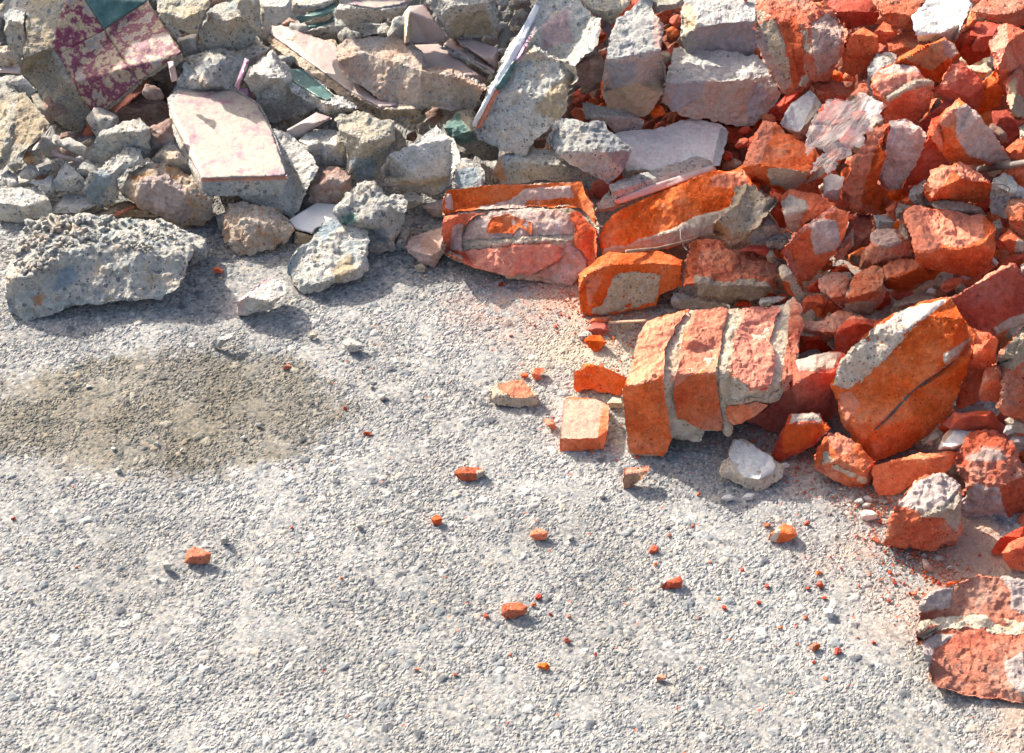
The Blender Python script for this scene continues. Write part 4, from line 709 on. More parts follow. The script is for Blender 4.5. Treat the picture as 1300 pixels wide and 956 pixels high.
p('N','bp',.4,"962,790 975,740 1002,700 985,670 965,620 938,570 980,500 1040,420 1110,413 1200,430 1262,500 1292,600 1310,640 1310,840 1225,900 1160,932 1110,900 1040,890 1000,862",'big crumbly lump of brick and mortar near the lower right edge',ridge="980,600,.9 1060,560,1.0 1190,570,1.0 1270,600,.9/1010,700,.75 1080,675,.85 1200,690,.85 1300,700,.7",H=100,T=85,o=25,amp=1.1,base=.03,
  P='br:940,570 1040,420 1110,413 1250,500 1240,560 1180,520 1060,500 1000,600/mp:1010,545 1080,512 1180,530 1205,570 1060,575/wr:965,785 1060,685 1190,710 1200,780 1250,840 1200,892 1100,890 1000,860/br:1190,700 1310,640 1310,840 1240,860 1200,780')
p('O','bd',.4,"1130,240 1180,165 1300,110 1310,180 1240,205 1160,262",'dark brick in the hollow under the crumbly lump',g=1,o=-20)
p('O','br',.35,"1188,245 1235,190 1320,155 1320,345 1230,318 1200,280",'orange brick tip at the lower right edge',g=1,o=10,base=.0)
p('N','mo',.5,"798,485 830,440 860,428 880,450 840,500",'tan mortar crumb at the lip of the large tilted slab')
p('N','bd',.3,"890,390 950,330 1140,320 1190,400 1110,425 1020,425 930,412",'dark flat brick in the hollow right of the tilted slab',o=-20)
p('N','cg',.4,"940,300 960,270 1130,262 1150,330 970,345",'grey stone in the shaded hollow right of the large tilted slab',o=-20)
p('N','cg',.5,"1195,430 1210,395 1245,390 1248,430 1215,445",'grey pebble in the hollow near the lower right')
p('N','pb',.5,"1225,475 1240,450 1310,445 1310,505 1245,500",'pinkish pebble near the right edge above the crumbly lump')
p('N','mo',.4,"1200,370 1230,345 1310,370 1310,440 1240,425",'shaded mortar lump near the right edge')
for b_ in ("448,775 470,757 492,757 502,782 470,792", "493,750 515,742 545,760 540,780 510,780", "488,795 510,782 532,785 530,808 500,808"):
    p('N','cg',.5,b_,'small grey pebble in the shadow at the foot of the small masonry piece',g=1)
p('N','wh',.5,"478,835 500,815 540,818 566,835 560,862 510,872 485,858",'white pebble on the asphalt left of the rosy-topped brick wedge',g=1)
p('O','bp',.6,"755,690 762,640 772,580 790,500 800,460 850,430 980,388 1060,358 1150,365 1320,380 1380,500 1400,900 1300,1000 1000,960 880,915 830,885 818,820 800,740",'flat two-brick masonry slab with a mortar band at the lower right corner',
  ridge="790,560,.6 980,540,.62 1290,545,.62/765,660,.5 900,600,.52 1290,600,.52/830,640,.50 1290,650,.50/840,840,.34 960,860,.34 1300,920,.32",H=48,g=1,T=60,o=40,amp=.75,name='masonry_chunk',cat='masonry chunk',
  P='wr:770,580 790,480 850,430 950,415 930,520 780,545/wr:770,700 860,645 960,650 860,720 820,840/wr:1180,365 1320,380 1320,560 1240,520 1230,430/wr:1200,800 1300,740 1320,1000 1220,880',
  kids=[('mortar_joint','mo',3,8,"762,640 790,590 860,570 950,555 1100,560 1290,580 1330,600 1330,650 1200,655 1100,635 1000,622 880,635 800,680 770,670")])
p('O','br',.5,"900,400 930,385 985,380 960,402 920,412",'thin red brick flake behind the flat two-brick slab',g=1,T=5,o=10)
p('O','bp',.5,"728,440 745,430 770,440 762,465 735,458",'ragged red crumb left of the flat two-brick slab',g=1)
p('O','mp',.4,"788,275 800,272 825,290 850,330 838,342 800,325",'pale pointed shard in the shadow under the brick wedge',g=1,T=8)
for b_ in ("850,270 870,255 895,258 900,280 865,292", "908,318 930,302 952,308 952,325 920,328", "785,255 805,245 815,262 800,270"):
    p('O','cg',.5,b_,'grey pebble in the shadow between the brick wedge and the two-brick slab',g=1)
p('O','br',.5,"18,180 30,150 62,128 100,98 142,110 162,155 120,187 60,192",'orange brick chip with a pale side on the right part of the asphalt',g=1,P='mo:20,180 60,128 80,130 60,190',T=18)
p('O','wh',.5,"298,545 310,522 330,515 350,528 346,570 325,577",'white pebble on the asphalt left of the two-brick slab',g=1)
p('Q','cl',.4,"633,95 650,70 705,48 712,64 670,92 645,102",'long pale chip on the asphalt beside the damp stain',g=1,T=8)
p('Q','cl',.5,"1024,80 1050,70 1075,80 1097,95 1075,108 1045,112",'angular grey-white chip right of the damp stain',g=1)
p('Q','bp',.5,"553,745 555,712 580,694 608,700 632,716 630,742 595,750",'flaky red brick chip on the lower left asphalt',g=1,T=14)
p('Q','cg',.4,"660,672 678,655 692,680 680,688 664,690",'small grey chip right above the flaky red brick chip',g=1)
p('Q','cb',.4,"484,742 500,732 514,748 510,766 492,768",'bluish grey pebble left of the flaky red brick chip',g=1)
p('S','br',.5,"407,190 412,175 440,168 462,180 458,198 430,204",'red brick crumb with a ridged top, mid lower asphalt',g=1)
p('S','bd',.5,"798,345 820,325 860,308 868,325 862,348 815,350",'dark red triangular chip on the right lower asphalt',g=1,T=10)
p('S','bp',.5,"322,425 330,398 370,388 402,402 400,420 362,440 335,438",'layered orange brick chip on the lower centre asphalt',g=1,T=14)
p('S','wh',.5,"980,78 995,66 1012,66 1020,80 1000,88",'flat white pebble in front of the white-capped stone',g=1)
p('S','wh',.5,"1045,75 1060,62 1082,64 1075,80 1055,84",'pale pebble just right of a flat white pebble in front of the white-capped stone',g=1)
# ---------------------------------------------------------------- settle from the front of the heaps to the back, then build
SPECS.sort(key=lambda s: -(max(q[1] for q in s['out']) + s['o'] + (400 if s['g'] else 0)))
for s in SPECS: settle(s)
for s in SPECS: build(s)
def tag(o, label=None, cat=None, group=None, kind=None):
    for k, v in (('label', label), ('category', cat), ('group', group), ('kind', kind)):
        if v: o[k] = v
# ---------------------------------------------------------------- asphalt: one sheet with a real pebbly surface near the camera
def ground_mat():
    m = bpy.data.materials.new('weathered_asphalt'); m.use_nodes = True; nt = m.node_tree; N = nt.nodes; L = nt.links; b = N['Principled BSDF']
    b.inputs['Roughness'].default_value = .88; b.inputs['Specular IOR Level'].default_value = .3
    a = N.new('ShaderNodeAttribute'); a.attribute_name = 'tint'
    g = N.new('ShaderNodeNewGeometry')
    n = N.new('ShaderNodeTexNoise'); n.inputs['Scale'].default_value = 420; n.inputs['Detail'].default_value = 5; n.inputs['Roughness'].default_value = .8; L.new(g.outputs['Position'], n.inputs['Vector'])
    mr = N.new('ShaderNodeMapRange'); mr.inputs[1].default_value = .3; mr.inputs[2].default_value = .7; mr.inputs[3].default_value = .64; mr.inputs[4].default_value = 1.26; L.new(n.outputs['Fac'], mr.inputs[0])
    v = N.new('ShaderNodeVectorMath'); v.operation = 'SCALE'; L.new(a.outputs['Color'], v.inputs[0]); L.new(mr.outputs[0], v.inputs['Scale']); L.new(v.outputs[0], b.inputs['Base Color'])
    bm = N.new('ShaderNodeBump'); bm.inputs['Strength'].default_value = .5; bm.inputs['Distance'].default_value = .002; L.new(n.outputs['Fac'], bm.inputs['Height']); L.new(bm.outputs[0], b.inputs['Normal'])
    return m
GM = ground_mat()
def ground():
    st = 0.00165
    xs = np.concatenate([np.arange(-3.2, -1.75, .05), np.arange(-1.75, -1.0, .006), np.arange(-1.0, 1.0, st), np.arange(1.0, 1.75, .006), np.arange(1.75, 3.2, .05)])
    ys = np.concatenate([np.arange(-.6, .45, .05), np.arange(.45, 1.2, .006), np.arange(1.2, 2.70, st), np.arange(2.70, 3.2, .01), np.arange(3.2, 5.0, .06)])
    X, Y = np.meshgrid(xs, ys); n0, n1 = X.shape; x = X.ravel(); y = Y.ravel()
    P2 = np.c_[x, y]
    wq = np.c_[x, y, np.zeros(len(x))]
    wx = vnoise(wq/0.004, 3)*.2; wy = vnoise(wq/0.004, 4)*.2
    d1, d2, h1 = worley(P2/0.0052+np.c_[wx, wy], 1)
    e1, e2, h2 = worley(P2/0.0031+np.c_[wy, wx]*.6, 2)
    st1 = np.clip((d2-d1)*2.2, 0, 1)**.6; st2 = np.clip((e2-e1)*2.0, 0, 1)**.6
    low0 = fbm(wq/0.07, 19, 3); big = (h1 > .38+.25*low0)
    z = np.where(big, st1*(.0007+.0017*h1), st2*.0014*h2) - .0022
    low = fbm(wq/0.12, 9, 3)
    g1, g2, h3 = worley(P2/0.0125+np.c_[wx, wy], 7); st3 = np.clip((g2-g1)*1.5, 0, 1)**.5; bigger = (h3 > .92)
    z = np.where(bigger, np.maximum(z, st3*(.0012+.0016*h3)-.0016), z)
    z = np.maximum(z, -.0022+.0016*np.clip(fbm(wq/.045, 29, 2)+.2, 0, 1))
    z = z + low*.0011 + vnoise(wq/0.03, 12)*.0005
    z = np.minimum(z, 0.002)
    # colours: dusty binder, pale and dark stones, damp stain, brick dust
    binder = np.array([.28, .275, .27]); c = np.tile(binder, (len(x), 1))
    pal = np.array([[.42, .41, .40], [.50, .49, .47], [.32, .33, .34], [.24, .26, .28], [.45, .41, .36], [.20, .22, .24], [.12, .13, .15], [.50, .49, .47]])
    ci = (_h((h1*1e5).astype(np.int64), (h1*7e4).astype(np.int64), np.zeros(len(x), np.int64), 3)*8).astype(int).clip(0, 7)
    cj = (_h((h2*1e5).astype(np.int64), (h2*7e4).astype(np.int64), np.zeros(len(x), np.int64), 5)*8).astype(int).clip(0, 7)
    cs = np.where(big[:, None], pal[ci], pal[cj]); w = np.where(big, st1, st2*.8)[:, None]
    c = c*(1-w) + cs*w
    ck = (h3*997 % 1*8).astype(int).clip(0, 7); w3 = (bigger*np.clip(st3*1.5, 0, 1))[:, None]; c = c*(1-w3)+pal[ck]*w3
    c = c*(1+.12*low[:, None]+.08*low0[:, None])*np.array([.88, .862, .83])
    px, py = to_px(np.c_[x, y, np.zeros(len(x))])
    # damp stain, an uneven oval lying on the ground
    cxy = at_z(212, 522, 0)[0]; sx = 0.285; sy = 0.155
    rr = np.sqrt(((x-cxy[0])/sx)**2+((y-cxy[1])/sy)**2) + fbm(wq/0.09, 40, 3)*.13 + .12*vnoise(wq/.01, 44)
    stn = (np.clip((1.06-rr)/.26, 0, 1)*(.8+.2*np.clip(fbm(wq/.05, 91, 2)+.5, 0, 1)))[:, None]
    c = c*(1-stn) + c*np.array([.57, .525, .44])*stn
    rim = (np.clip(1-np.abs(rr-1.0)/.10, 0, 1)*np.clip(.5+fbm(wq/.08, 61, 2), 0, 1)*(py > 500))[:, None]; c = c*(1-rim*.35) + np.array([.40, .36, .30])*rim*.35
    # orange dust near the red heap, yellow grit near the bricks
    hd = heap_h(x, y)/.5
    dist = np.clip(1+hd/0.22, 0, 1)*(x > -.10)*np.clip((x+.10)/.15, 0, 1)
    du = (dist*np.clip(.5+fbm(wq/.06, 50, 3)*.8, 0, 1))[:, None]*.75
    c = c*(1-du) + np.array([.52, .33, .22])*du
    k2 = at_z(655, 400, 0)[0]; r2 = np.hypot((x-k2[0])/.16, (y-k2[1])/.11)+fbm(wq/.05, 70, 2)*.3; dd = (np.clip(1.1-r2, 0, 1)*.38*np.clip(.6+fbm(wq/.012, 81, 2)*.7, 0, 1))[:, None]
    c = c*(1-dd)+np.array([.56, .30, .20])*dd
    k3 = at_z(760, 455, 0)[0]; r3 = np.hypot((x-k3[0])/.14, (y-k3[1])/.12)+fbm(wq/.04, 75, 2)*.35; dd = (np.clip(1.1-r3, 0, 1)*.5)[:, None]
    c = c*(1-dd)+np.array([.56, .47, .34])*dd
    gb = np.clip((py-560)/300, 0, 1)[:, None]*.0
    sp = _h((x/.0035).astype(np.int64), (y/.0035).astype(np.int64), np.zeros(len(x), np.int64), 8); kk = (sp > .9985-.004*np.clip(dist, 0, 1)) & (x > -.3)
    c[kk] = [.50, .14, .07]
    far = np.clip(np.maximum((np.abs(x)-1.5)/.6, np.maximum((.8-y)/.6, (y-3.0)/.6)), 0, 1)[:, None]; c = c*(1-far)+np.array([.36, .35, .34])*far; z = z*(1-far[:, 0])
    # outer ring of big quads in the same sheet
    P = np.c_[x, y, z].tolist(); idx = np.arange(n0*n1).reshape(n0, n1)
    f = np.stack([idx[:-1, :-1], idx[:-1, 1:], idx[1:, 1:], idx[1:, :-1]], -1).reshape(-1, 4)
    R_ = 400.0; base = len(P); P += [[-R_, -R_, 0], [R_, -R_, 0], [R_, R_, 0], [-R_, R_, 0]]
    b0 = idx[0, :].tolist(); b1 = idx[:, -1].tolist(); b2 = idx[-1, ::-1].tolist(); b3 = idx[::-1, 0].tolist()
    F_ = f.tolist()
    for edge, a_, b_ in ((b0, base, base+1), (b1, base+1, base+2), (b2, base+2, base+3), (b3, base+3, base)):
        mid = len(edge)//2
        for q in range(len(edge)-1):
            F_.append([edge[q+1], edge[q], a_ if q < mid else b_])
        F_.append([edge[mid], a_, b_])
    c = np.concatenate([c, np.tile([.36, .35, .34], (4, 1))])
    me = bpy.data.meshes.new('asphalt'); me.from_pydata(P, [], F_)
    me.shade_flat()
    at = me.color_attributes.new('tint', 'FLOAT_COLOR', 'POINT'); at.data.foreach_set('color', np.c_[c, np.ones(len(c))].astype(np.float32).ravel())
    me.materials.append(GM); o = bpy.data.objects.new('asphalt', me); COL.objects.link(o); o['kind'] = 'structure'
ground()
# ---------------------------------------------------------------- fine rubble filling the inside of the heaps
def heap_fill():
    st = .0065; xs = np.arange(-1.7, 1.7, st); ys = np.arange(1.1, 4.0, st); X, Y = np.meshgrid(xs, ys); x = X.ravel(); y = Y.ravel()
    h = heap_h(x, y); q = np.c_[x, y, np.zeros(len(x))]
    d1, d2, hh = worley(q[:, :2]/.045, 21); e1, e2, h2 = worley(q[:, :2]/.02, 22)
    z = h*.80 - .17 + np.clip((d2-d1)*1.6, 0, 1)**.6*.05*hh + np.clip((e2-e1)*1.6, 0, 1)**.6*.015*h2
    z = np.maximum(z, -.02)
    dep = at_z
    red = np.clip((x - (-.05) - (y-2.3)*.25)/.12 + hh*.8-.4, 0, 1)[:, None]
    g_ = np.array([.24, .23, .21])*(.6+.7*hh[:, None]); r_ = np.array([.26, .09, .055])*(.6+.7*hh[:, None]); c = g_*(1-red)+r_*red
    n0, n1 = X.shape; idx = np.arange(n0*n1).reshape(n0, n1)
    f = np.stack([idx[:-1, :-1], idx[:-1, 1:], idx[1:, 1:], idx[1:, :-1]], -1).reshape(-1, 4)
    keep = (z[f].max(1) > -.0199); f = f[keep]
    me = bpy.data.meshes.new('rubble_fill'); me.from_pydata(np.c_[x, y, z].tolist(), [], f.tolist()); me.shade_flat()
    at = me.color_attributes.new('tint', 'FLOAT_COLOR', 'POINT'); at.data.foreach_set('color', np.c_[c, np.ones(len(c))].astype(np.float32).ravel())
    me.materials.append(GM); o = bpy.data.objects.new('rubble_fill', me); COL.objects.link(o); o['kind'] = 'stuff'; o['label'] = 'fine broken rubble filling the heaps between the larger pieces'
    bm = bmesh.new(); bm.from_mesh(me); bmesh.ops.delete(bm, geom=[v for v in bm.verts if not v.link_faces], context='VERTS'); bm.to_mesh(me); bm.free()
heap_fill()
# ---------------------------------------------------------------- loose chunks deep in the gaps and round the rim of the heaps
def chunk_mesh(name, mt, seed, n=26):
    R = random.Random(seed); bm = bmesh.new()
    sc = (R.uniform(.8, 1.2), R.uniform(.65, 1), R.uniform(.45, .8))
    for _ in range(n):
        v = Vector((R.gauss(0, 1), R.gauss(0, 1), R.gauss(0, 1))).normalized()
        bm.verts.new((v.x*sc[0], v.y*sc[1], v.z*sc[2]))
    bmesh.ops.convex_hull(bm, input=bm.verts)
    bmesh.ops.dissolve_limit(bm, angle_limit=math.radians(22), verts=bm.verts, edges=bm.edges)
    bmesh.ops.triangulate(bm, faces=bm.faces)
    bmesh.ops.subdivide_edges(bm, edges=bm.edges, cuts=3, use_grid_fill=True); bmesh.ops.triangulate(bm, faces=bm.faces)
    bmesh.ops.delete(bm, geom=[v for v in bm.verts if not v.link_faces], context='VERTS')
    me = bpy.data.meshes.new(name); bm.to_mesh(me); bm.free()
    P = np.array([v.co[:] for v in me.vertices]); Fc = np.array([p_.vertices[:] for p_ in me.polygons]); N_ = normals(P, Fc)
    P = P + N_*(fbm(P*2.2+seed, seed, 3)*.10)[:, None]
    me.vertices.foreach_set('co', P.ravel()); me.shade_smooth(); me.materials.append(M[mt]); me.update(); return me
greys = [chunk_mesh('concrete_chunk', m_, 100+i) for i, m_ in enumerate(['cg', 'cb', 'cy', 'cl', 'cg', 'pb'])]
reds = [chunk_mesh('brick_fragment', m_, 200+i) for i, m_ in enumerate(['br', 'bd', 'bp', 'bd', 'mo', 'br'])]
def put(me, name, loc, s, R, label, cat, group):
    o = bpy.data.objects.new(name, me); COL.objects.link(o); o.location = loc; o.scale = (s, s, s)
    o.rotation_euler = (R.uniform(-.6, .6), R.uniform(-.6, .6), R.uniform(0, 6.28)); tag(o, label, cat, group); return o
R = random.Random(5)
cells = [(x_, y_) for y_ in range(-90, 760, 34) for x_ in range(-90, 1400, 38)]
for x_, y_ in cells:
    x = x_+R.uniform(-14, 14); y = y_+R.uniform(-12, 12)
    z = heap_z(x, y)
    if z < .035: continue
    if not (-5 < x < 1305 and -5 < y < 960) and R.random() < .5: continue
    s = R.uniform(.020, .040); off = R.uniform(.06, .11)
    P_ = at_z(x, y, z-off)[0]
    inside = -5 < x < 1305 and -5 < y < 960
    red = P_[0] > -.02 + (P_[1]-2.3)*.25 + R.uniform(-.04, .04)
    # leave out what other pieces hide completely
    i, j = zb_idx(np.array([x]), np.array([y])); 
    if inside:
        w = ZB[max(0, i[0]-3):i[0]+4, max(0, j[0]-3):j[0]+4]
        if (w < 1e8).all(): continue
    if red: put(R.choice(reds), 'brick_fragment', P_, s, R, 'small broken brick fragment wedged in a shadowed gap of the red heap', 'brick piece', 'fragments in the gaps of the red heap')
    else: put(R.choice(greys), 'concrete_chunk', P_, s, R, 'small broken concrete fragment wedged in a shadowed gap of the grey heap', 'concrete chunk', 'fragments in the gaps of the grey heap')
empt = np.argwhere(ZB > 1e8); Rn = random.Random(17); Rn.shuffle(empt_l := [tuple(q) for q in empt]); nf_ = 0
for (j_, i_) in empt_l:
    x = i_*4-40+2; y = j_*4-40+2
    if not (-8 < x < 1308 and -8 < y < 900) or nf_ > 120: continue
    z = heap_z(x, y)
    if z < .03: continue
    w = ZB[max(0, j_-1):j_+2, max(0, i_-1):i_+2]
    if (w > 1e8).sum() < 5: continue
    P_ = at_z(x, y, z-R.uniform(.035, .08))[0]; red = P_[0] > -.02 + (P_[1]-2.3)*.25; nf_ += 1
    ZB[max(0, j_-3):j_+4, max(0, i_-3):i_+4] = np.minimum(ZB[max(0, j_-3):j_+4, max(0, i_-3):i_+4], 9e7)
    if red: put(R.choice(reds), 'brick_fragment', P_, R.uniform(.012, .022), R, 'small broken brick fragment wedged in a shadowed gap of the red heap', 'brick piece', 'fragments in the gaps of the red heap')
    else: put(R.choice(greys), 'concrete_chunk', P_, R.uniform(.012, .022), R, 'small broken concrete fragment wedged in a shadowed gap of the grey heap', 'concrete chunk', 'fragments in the gaps of the grey heap')
ZB[ZB > 8e7] = 1e9
# heap continuing behind the top of the view: unseen boulders, the stacked pair added to shade the grey plastered blocks
for i_, (mt_, lc_, s_) in enumerate((('cg', (-.30, 3.30, .45), .22), ('cy', (-.34, 3.17, .90), .25), ('cl', (.55, 3.5, .45), .26), ('cg', (-1.1, 3.4, .40), .25))):
    o_ = put(chunk_mesh('unseen_boulder', mt_, 500+i_, 40), 'unseen_boulder', lc_, s_, R, ['unseen grey boulder added behind the heap under the shading one', 'unseen ochre boulder added behind the heap to shade the plastered blocks', 'pale concrete boulder behind the red heap', 'grey concrete boulder far left at the back of the heap'][i_], 'concrete boulder', 'unseen boulders at the back of the heap')
# ---------------------------------------------------------------- crumbs on the asphalt
crumb_r = [chunk_mesh('brick_crumb', m_, 300+i, 14) for i, m_ in enumerate(['br', 'bp', 'bd'])]
crumb_g = [chunk_mesh('grit_pebble', m_, 320+i, 14) for i, m_ in enumerate(['cg', 'cl', 'cb'])]
def crumb(x, y, w, red=True):
    s = w*.5*.00118*(1.0 if w > 6 else 1.15); P_ = at_z(x, y, s*.35)[0]
    if red: put(R.choice(crumb_r), 'brick_crumb', P_, s, R, 'tiny red brick crumb scattered on the asphalt', 'brick crumb', 'red brick crumbs on the asphalt')
    else: put(R.choice(crumb_g), 'grit_pebble', P_, s, R, 'tiny grey pebble scattered on the asphalt', 'pebble', 'grey pebbles on the asphalt')
for x, y, w in ((125, 140, 0), (435, 372, 20), (275, 430, 18), (418, 397, 15), (470, 425, 10), (525, 432, 14), (518, 505, 20), (450, 580, 30), (68, 588, 14), (780, 230, 28), (822, 188, 16), (785, 275, 12), (975, 378, 10), (1265, 525, 30),
                (1280, 338, 24), (1275, 300, 16), (1095, 390, 14), (1120, 340, 12), (805, 620, 28), (1120, 155, 22), (1240, 150, 18), (915, 65, 12), (895, 160, 12), (948, 268, 10), (1045, 290, 10), (1235, 435, 14), (1160, 465, 12), (605, 545, 10), (350, 548, 9), (182, 605, 16), (990, 405, 16)):
    if w: crumb(500+x/2.3636, 600+y/2.3636, w/2.3636*1.15)
for x, y, w in ((858, 152, 28), (40, 610, 14), (1035, 280, 14), (1297, 615, 12), (232, 757, 10), (1025, 790, 10), (875, 460, 8), (875, 638, 8), (217, 515, 10), (1103, 352, 26), (935, 62, 0)):
    if w: crumb(x/2.3636, 400+y/2.3636, w/2.3636*1.15)
for x, y, w in ((355, 465, 26), (1145, 245, 34), (1078, 635, 32), (1085, 165, 12), (775, 330, 24), (265, 215, 20), (730, 370, 20), (90, 858, 24), (470, 790, 16), (545, 405, 16), (340, 402, 22), (470, 388, 24), (750, 438, 16), (1115, 215, 18), (1070, 265, 16)):
    crumb(x/2.3636, 400+y/2.3636, w/2.3636, False)
for x, y, w in ((530, 195, 26), (818, 160, 24), (625, 70, 26), (1020, 360, 10), (120, 250, 0), (165, 350, 16), (600, 620, 12), (880, 180, 14)):
    if w: crumb(500+x/2.3636, 600+y/2.3636, w/2.3636, False)
for x, y, w in ((15, 100, 26), (215, 95, 22), (180, 122, 8), (268, 345, 24), (278, 403, 30), (15, 410, 18), (300, 470, 20), (210, 565, 20), (80, 620, 10), (255, 715, 46), (368, 735, 40), (310, 870, 26), (475, 410, 16), (650, 393, 26), (695, 395, 20), (580, 375, 16), (385, 320, 14), (335, 265, 12), (205, 268, 10), (170, 700, 12), (62, 712, 10), (465, 668, 16), (550, 693, 20), (560, 185, 44), (600, 190, 20), (220, 422, 18), (720, 600, 10), (250, 790, 16), (255, 790, 0), (1020, 322, 20), (1080, 255, 22)):
    if w: crumb(970+x/3.939, 640+y/3.939, w/3.939*1.1)
for x, y, w in ((700, 395, 0), (350, 235, 24), (330, 220, 16), (345, 250, 18), (395, 235, 10), (600, 125, 0), (468, 828, 26), (240, 800, 28), (598, 122, 30), (60, 175, 26), (700, 835, 10), (745, 870, 12), (1050, 745, 30), (860, 800, 14)):
    if w: crumb(690+x/3.939, 370+y/3.939, w/3.939)
for x, y, w in ((340, 635, 40), (370, 628, 24), (620, 870, 18), (390, 890, 24), (620, 835, 16), (710, 880, 16), (900, 900, 18), (1110, 735, 28)):
    crumb(550+x/3.939, 200+y/3.939, w/3.939)
for k in range(60):
    t_ = R.random(); a = R.choice(range(2, 6)); (x0_, y0_), (x1_, y1_) = FOOT[a], FOOT[a+1]
    x = x0_+(x1_-x0_)*t_; y = y0_+(y1_-y0_)*t_ + abs(R.gauss(0, 30)) + 4
    i_, j_ = int((x+40)/4), int((y+40)/4)
    if ZB[j_, i_] < 1e8: continue
    crumb(x, y, R.uniform(2.5, 7), R.random() < .12)
# brick crumbs and grit gathered along the foot of the red heap
for k in range(210):
    t_ = R.random(); a = R.choice(range(6, 11)); (x0_, y0_), (x1_, y1_) = FOOT[a], FOOT[a+1]
    x = x0_+(x1_-x0_)*t_ - abs(R.gauss(0, 26)) + 8; y = y0_+(y1_-y0_)*t_ + abs(R.gauss(0, 26)) + 6
    if x > 1296 or y > 940: continue
    crumb(x, y, R.uniform(2.5, 6.5), R.random() < .7)
def grit(name, mt, segs, n, seed, label, spread):
    R = np.random.RandomState(seed); V = []; Fs = []; k = 0
    base = np.array([[-1, -1, 0], [1, -.8, 0], [.9, 1, 0], [-.9, .8, 0], [-.5, -.5, 1.2], [.6, -.3, 1.0], [.4, .6, 1.3], [-.6, .5, .9]])
    fc = [(0, 3, 2, 1), (4, 5, 6, 7), (0, 1, 5, 4), (1, 2, 6, 5), (2, 3, 7, 6), (3, 0, 4, 7)]
    while k < n:
        a = segs[R.randint(len(segs))]; (x0, y0), (x1, y1) = FOOT[a], FOOT[a+1]; t_ = R.rand(); d_ = abs(R.normal(0, spread))
        x = x0+(x1-x0)*t_ + R.normal(0, 10) - (d_*.7 if a > 5 else 0); y = y0+(y1-y0)*t_ + d_*.7 + 3
        i_, j_ = int((x+40)/4), int((y+40)/4)
        if not (0 <= i_ < 350 and 0 <= j_ < 260): continue
        P_ = at_z(x, y, 0)[0]; s_ = .0007+.0016*R.rand()**3
        an = R.rand()*6.28; q = (base+R.uniform(-.35, .35, base.shape))*s_*[1, 1, .8]; ca, sa = math.cos(an), math.sin(an)
        V.append(np.c_[q[:, 0]*ca-q[:, 1]*sa, q[:, 0]*sa+q[:, 1]*ca, q[:, 2]] + P_); Fs += [tuple(w+k*8 for w in f) for f in fc]; k += 1
    me = bpy.data.meshes.new(name); me.from_pydata(np.concatenate(V).tolist(), [], Fs); me.materials.append(M[mt])
    o = bpy.data.objects.new(name, me); COL.objects.link(o); o['kind'] = 'stuff'; o['label'] = label
grit('brick_grit', 'bp', [6, 7, 8, 9, 10], 3800, 1, 'fine red brick grit strewn round the foot of the red heap', 34)
grit('mortar_grit', 'mo', [3, 4, 5, 6, 7, 8, 9, 10], 2600, 2, 'fine pale mortar grit strewn round the foot of the heaps', 34)
grit('stone_grit', 'cg', [1, 2, 3, 4, 5], 1600, 3, 'fine grey grit strewn round the foot of the grey heap', 26)
# ---------------------------------------------------------------- stones standing proud of the gravelly top of the big block
blk = next(s for s in SPECS if s['name'] == 'gravelly_block')
def gravel_top():
    R = random.Random(11); V = []; Fs = []
    src = [chunk_mesh('gravel', 'cl', 400+i, 12) for i in range(4)]
    dat = [(np.array([v.co[:] for v in m_.vertices]), [tuple(p_.vertices) for p_ in m_.polygons]) for m_ in src]
    poly = [(a[0], a[1]) for a in parse('D', "75,560 80,450 100,375 150,325 280,292 560,306 800,318 900,360 945,400 935,465 800,450 660,480 540,425 350,460 250,560 120,585")]
    k = 0; n = 0
    while k < 300 and n < 4000:
        n += 1; x = R.uniform(15, 245); y = R.uniform(270, 355)
        if not in_poly(np.array([x]), np.array([y]), poly)[0]: continue
        z = blk['basez'] + float(blk['C'](np.array([x]), np.array([y]))[0])*blk['u']; P_ = at_z(x, y, z)[0]
        s = R.uniform(.0045, .0095)*(1.0 if x < 150 else .6); a = R.uniform(0, 6.28); P, F_ = R.choice(dat)
        ca, sa = math.cos(a), math.sin(a); Q = np.c_[P[:, 0]*ca-P[:, 1]*sa, P[:, 0]*sa+P[:, 1]*ca, P[:, 2]]*s + P_ + [0, 0, s*.4]
        b0 = sum(len(v) for v in V); V.append(Q); Fs += [[q+b0 for q in f] for f in F_]; k += 1
    V = np.concatenate(V); o_ = blk['obj']; org = np.array(o_.location)
    me = bpy.data.meshes.new('embedded_gravel'); me.from_pydata((V-org).tolist(), [], Fs); me.shade_smooth(); me.materials.append(M['cl'])
    g = bpy.data.objects.new('embedded_gravel', me); COL.objects.link(g); g.parent = o_; g['kind'] = 'stuff'; g['label'] = 'loose grey gravel stuck on the upper face of the block'
gravel_top()
# ---------------------------------------------------------------- twigs, rod and wire
def tube(name, pts, rad, m, label, cat, n=8, taper=.5):
    V = []; Fs = []; pts = [Vector(p_) for p_ in pts]; m_ = len(pts)
    for i, p_ in enumerate(pts):
        d = (pts[min(i+1, m_-1)]-pts[max(i-1, 0)]).normalized(); u = d.orthogonal().normalized(); w = d.cross(u)
        r_ = rad*(1-taper*i/(m_-1))
        for k in range(n):
            a = 2*math.pi*k/n; V.append(p_+(u*math.cos(a)+w*math.sin(a))*r_)
    for i in range(m_-1):
        for k in range(n): Fs.append((i*n+k, i*n+(k+1) % n, (i+1)*n+(k+1) % n, (i+1)*n+k))
    Fs.append(tuple(range(n))[::-1]); Fs.append(tuple((m_-1)*n+k for k in range(n)))
    o0 = V[0].copy(); me = bpy.data.meshes.new(name); me.from_pydata([v-o0 for v in V], [], Fs); me.shade_smooth(); me.materials.append(m)
    o = bpy.data.objects.new(name, me); o.location = o0; COL.objects.link(o); tag(o, label, cat); return o
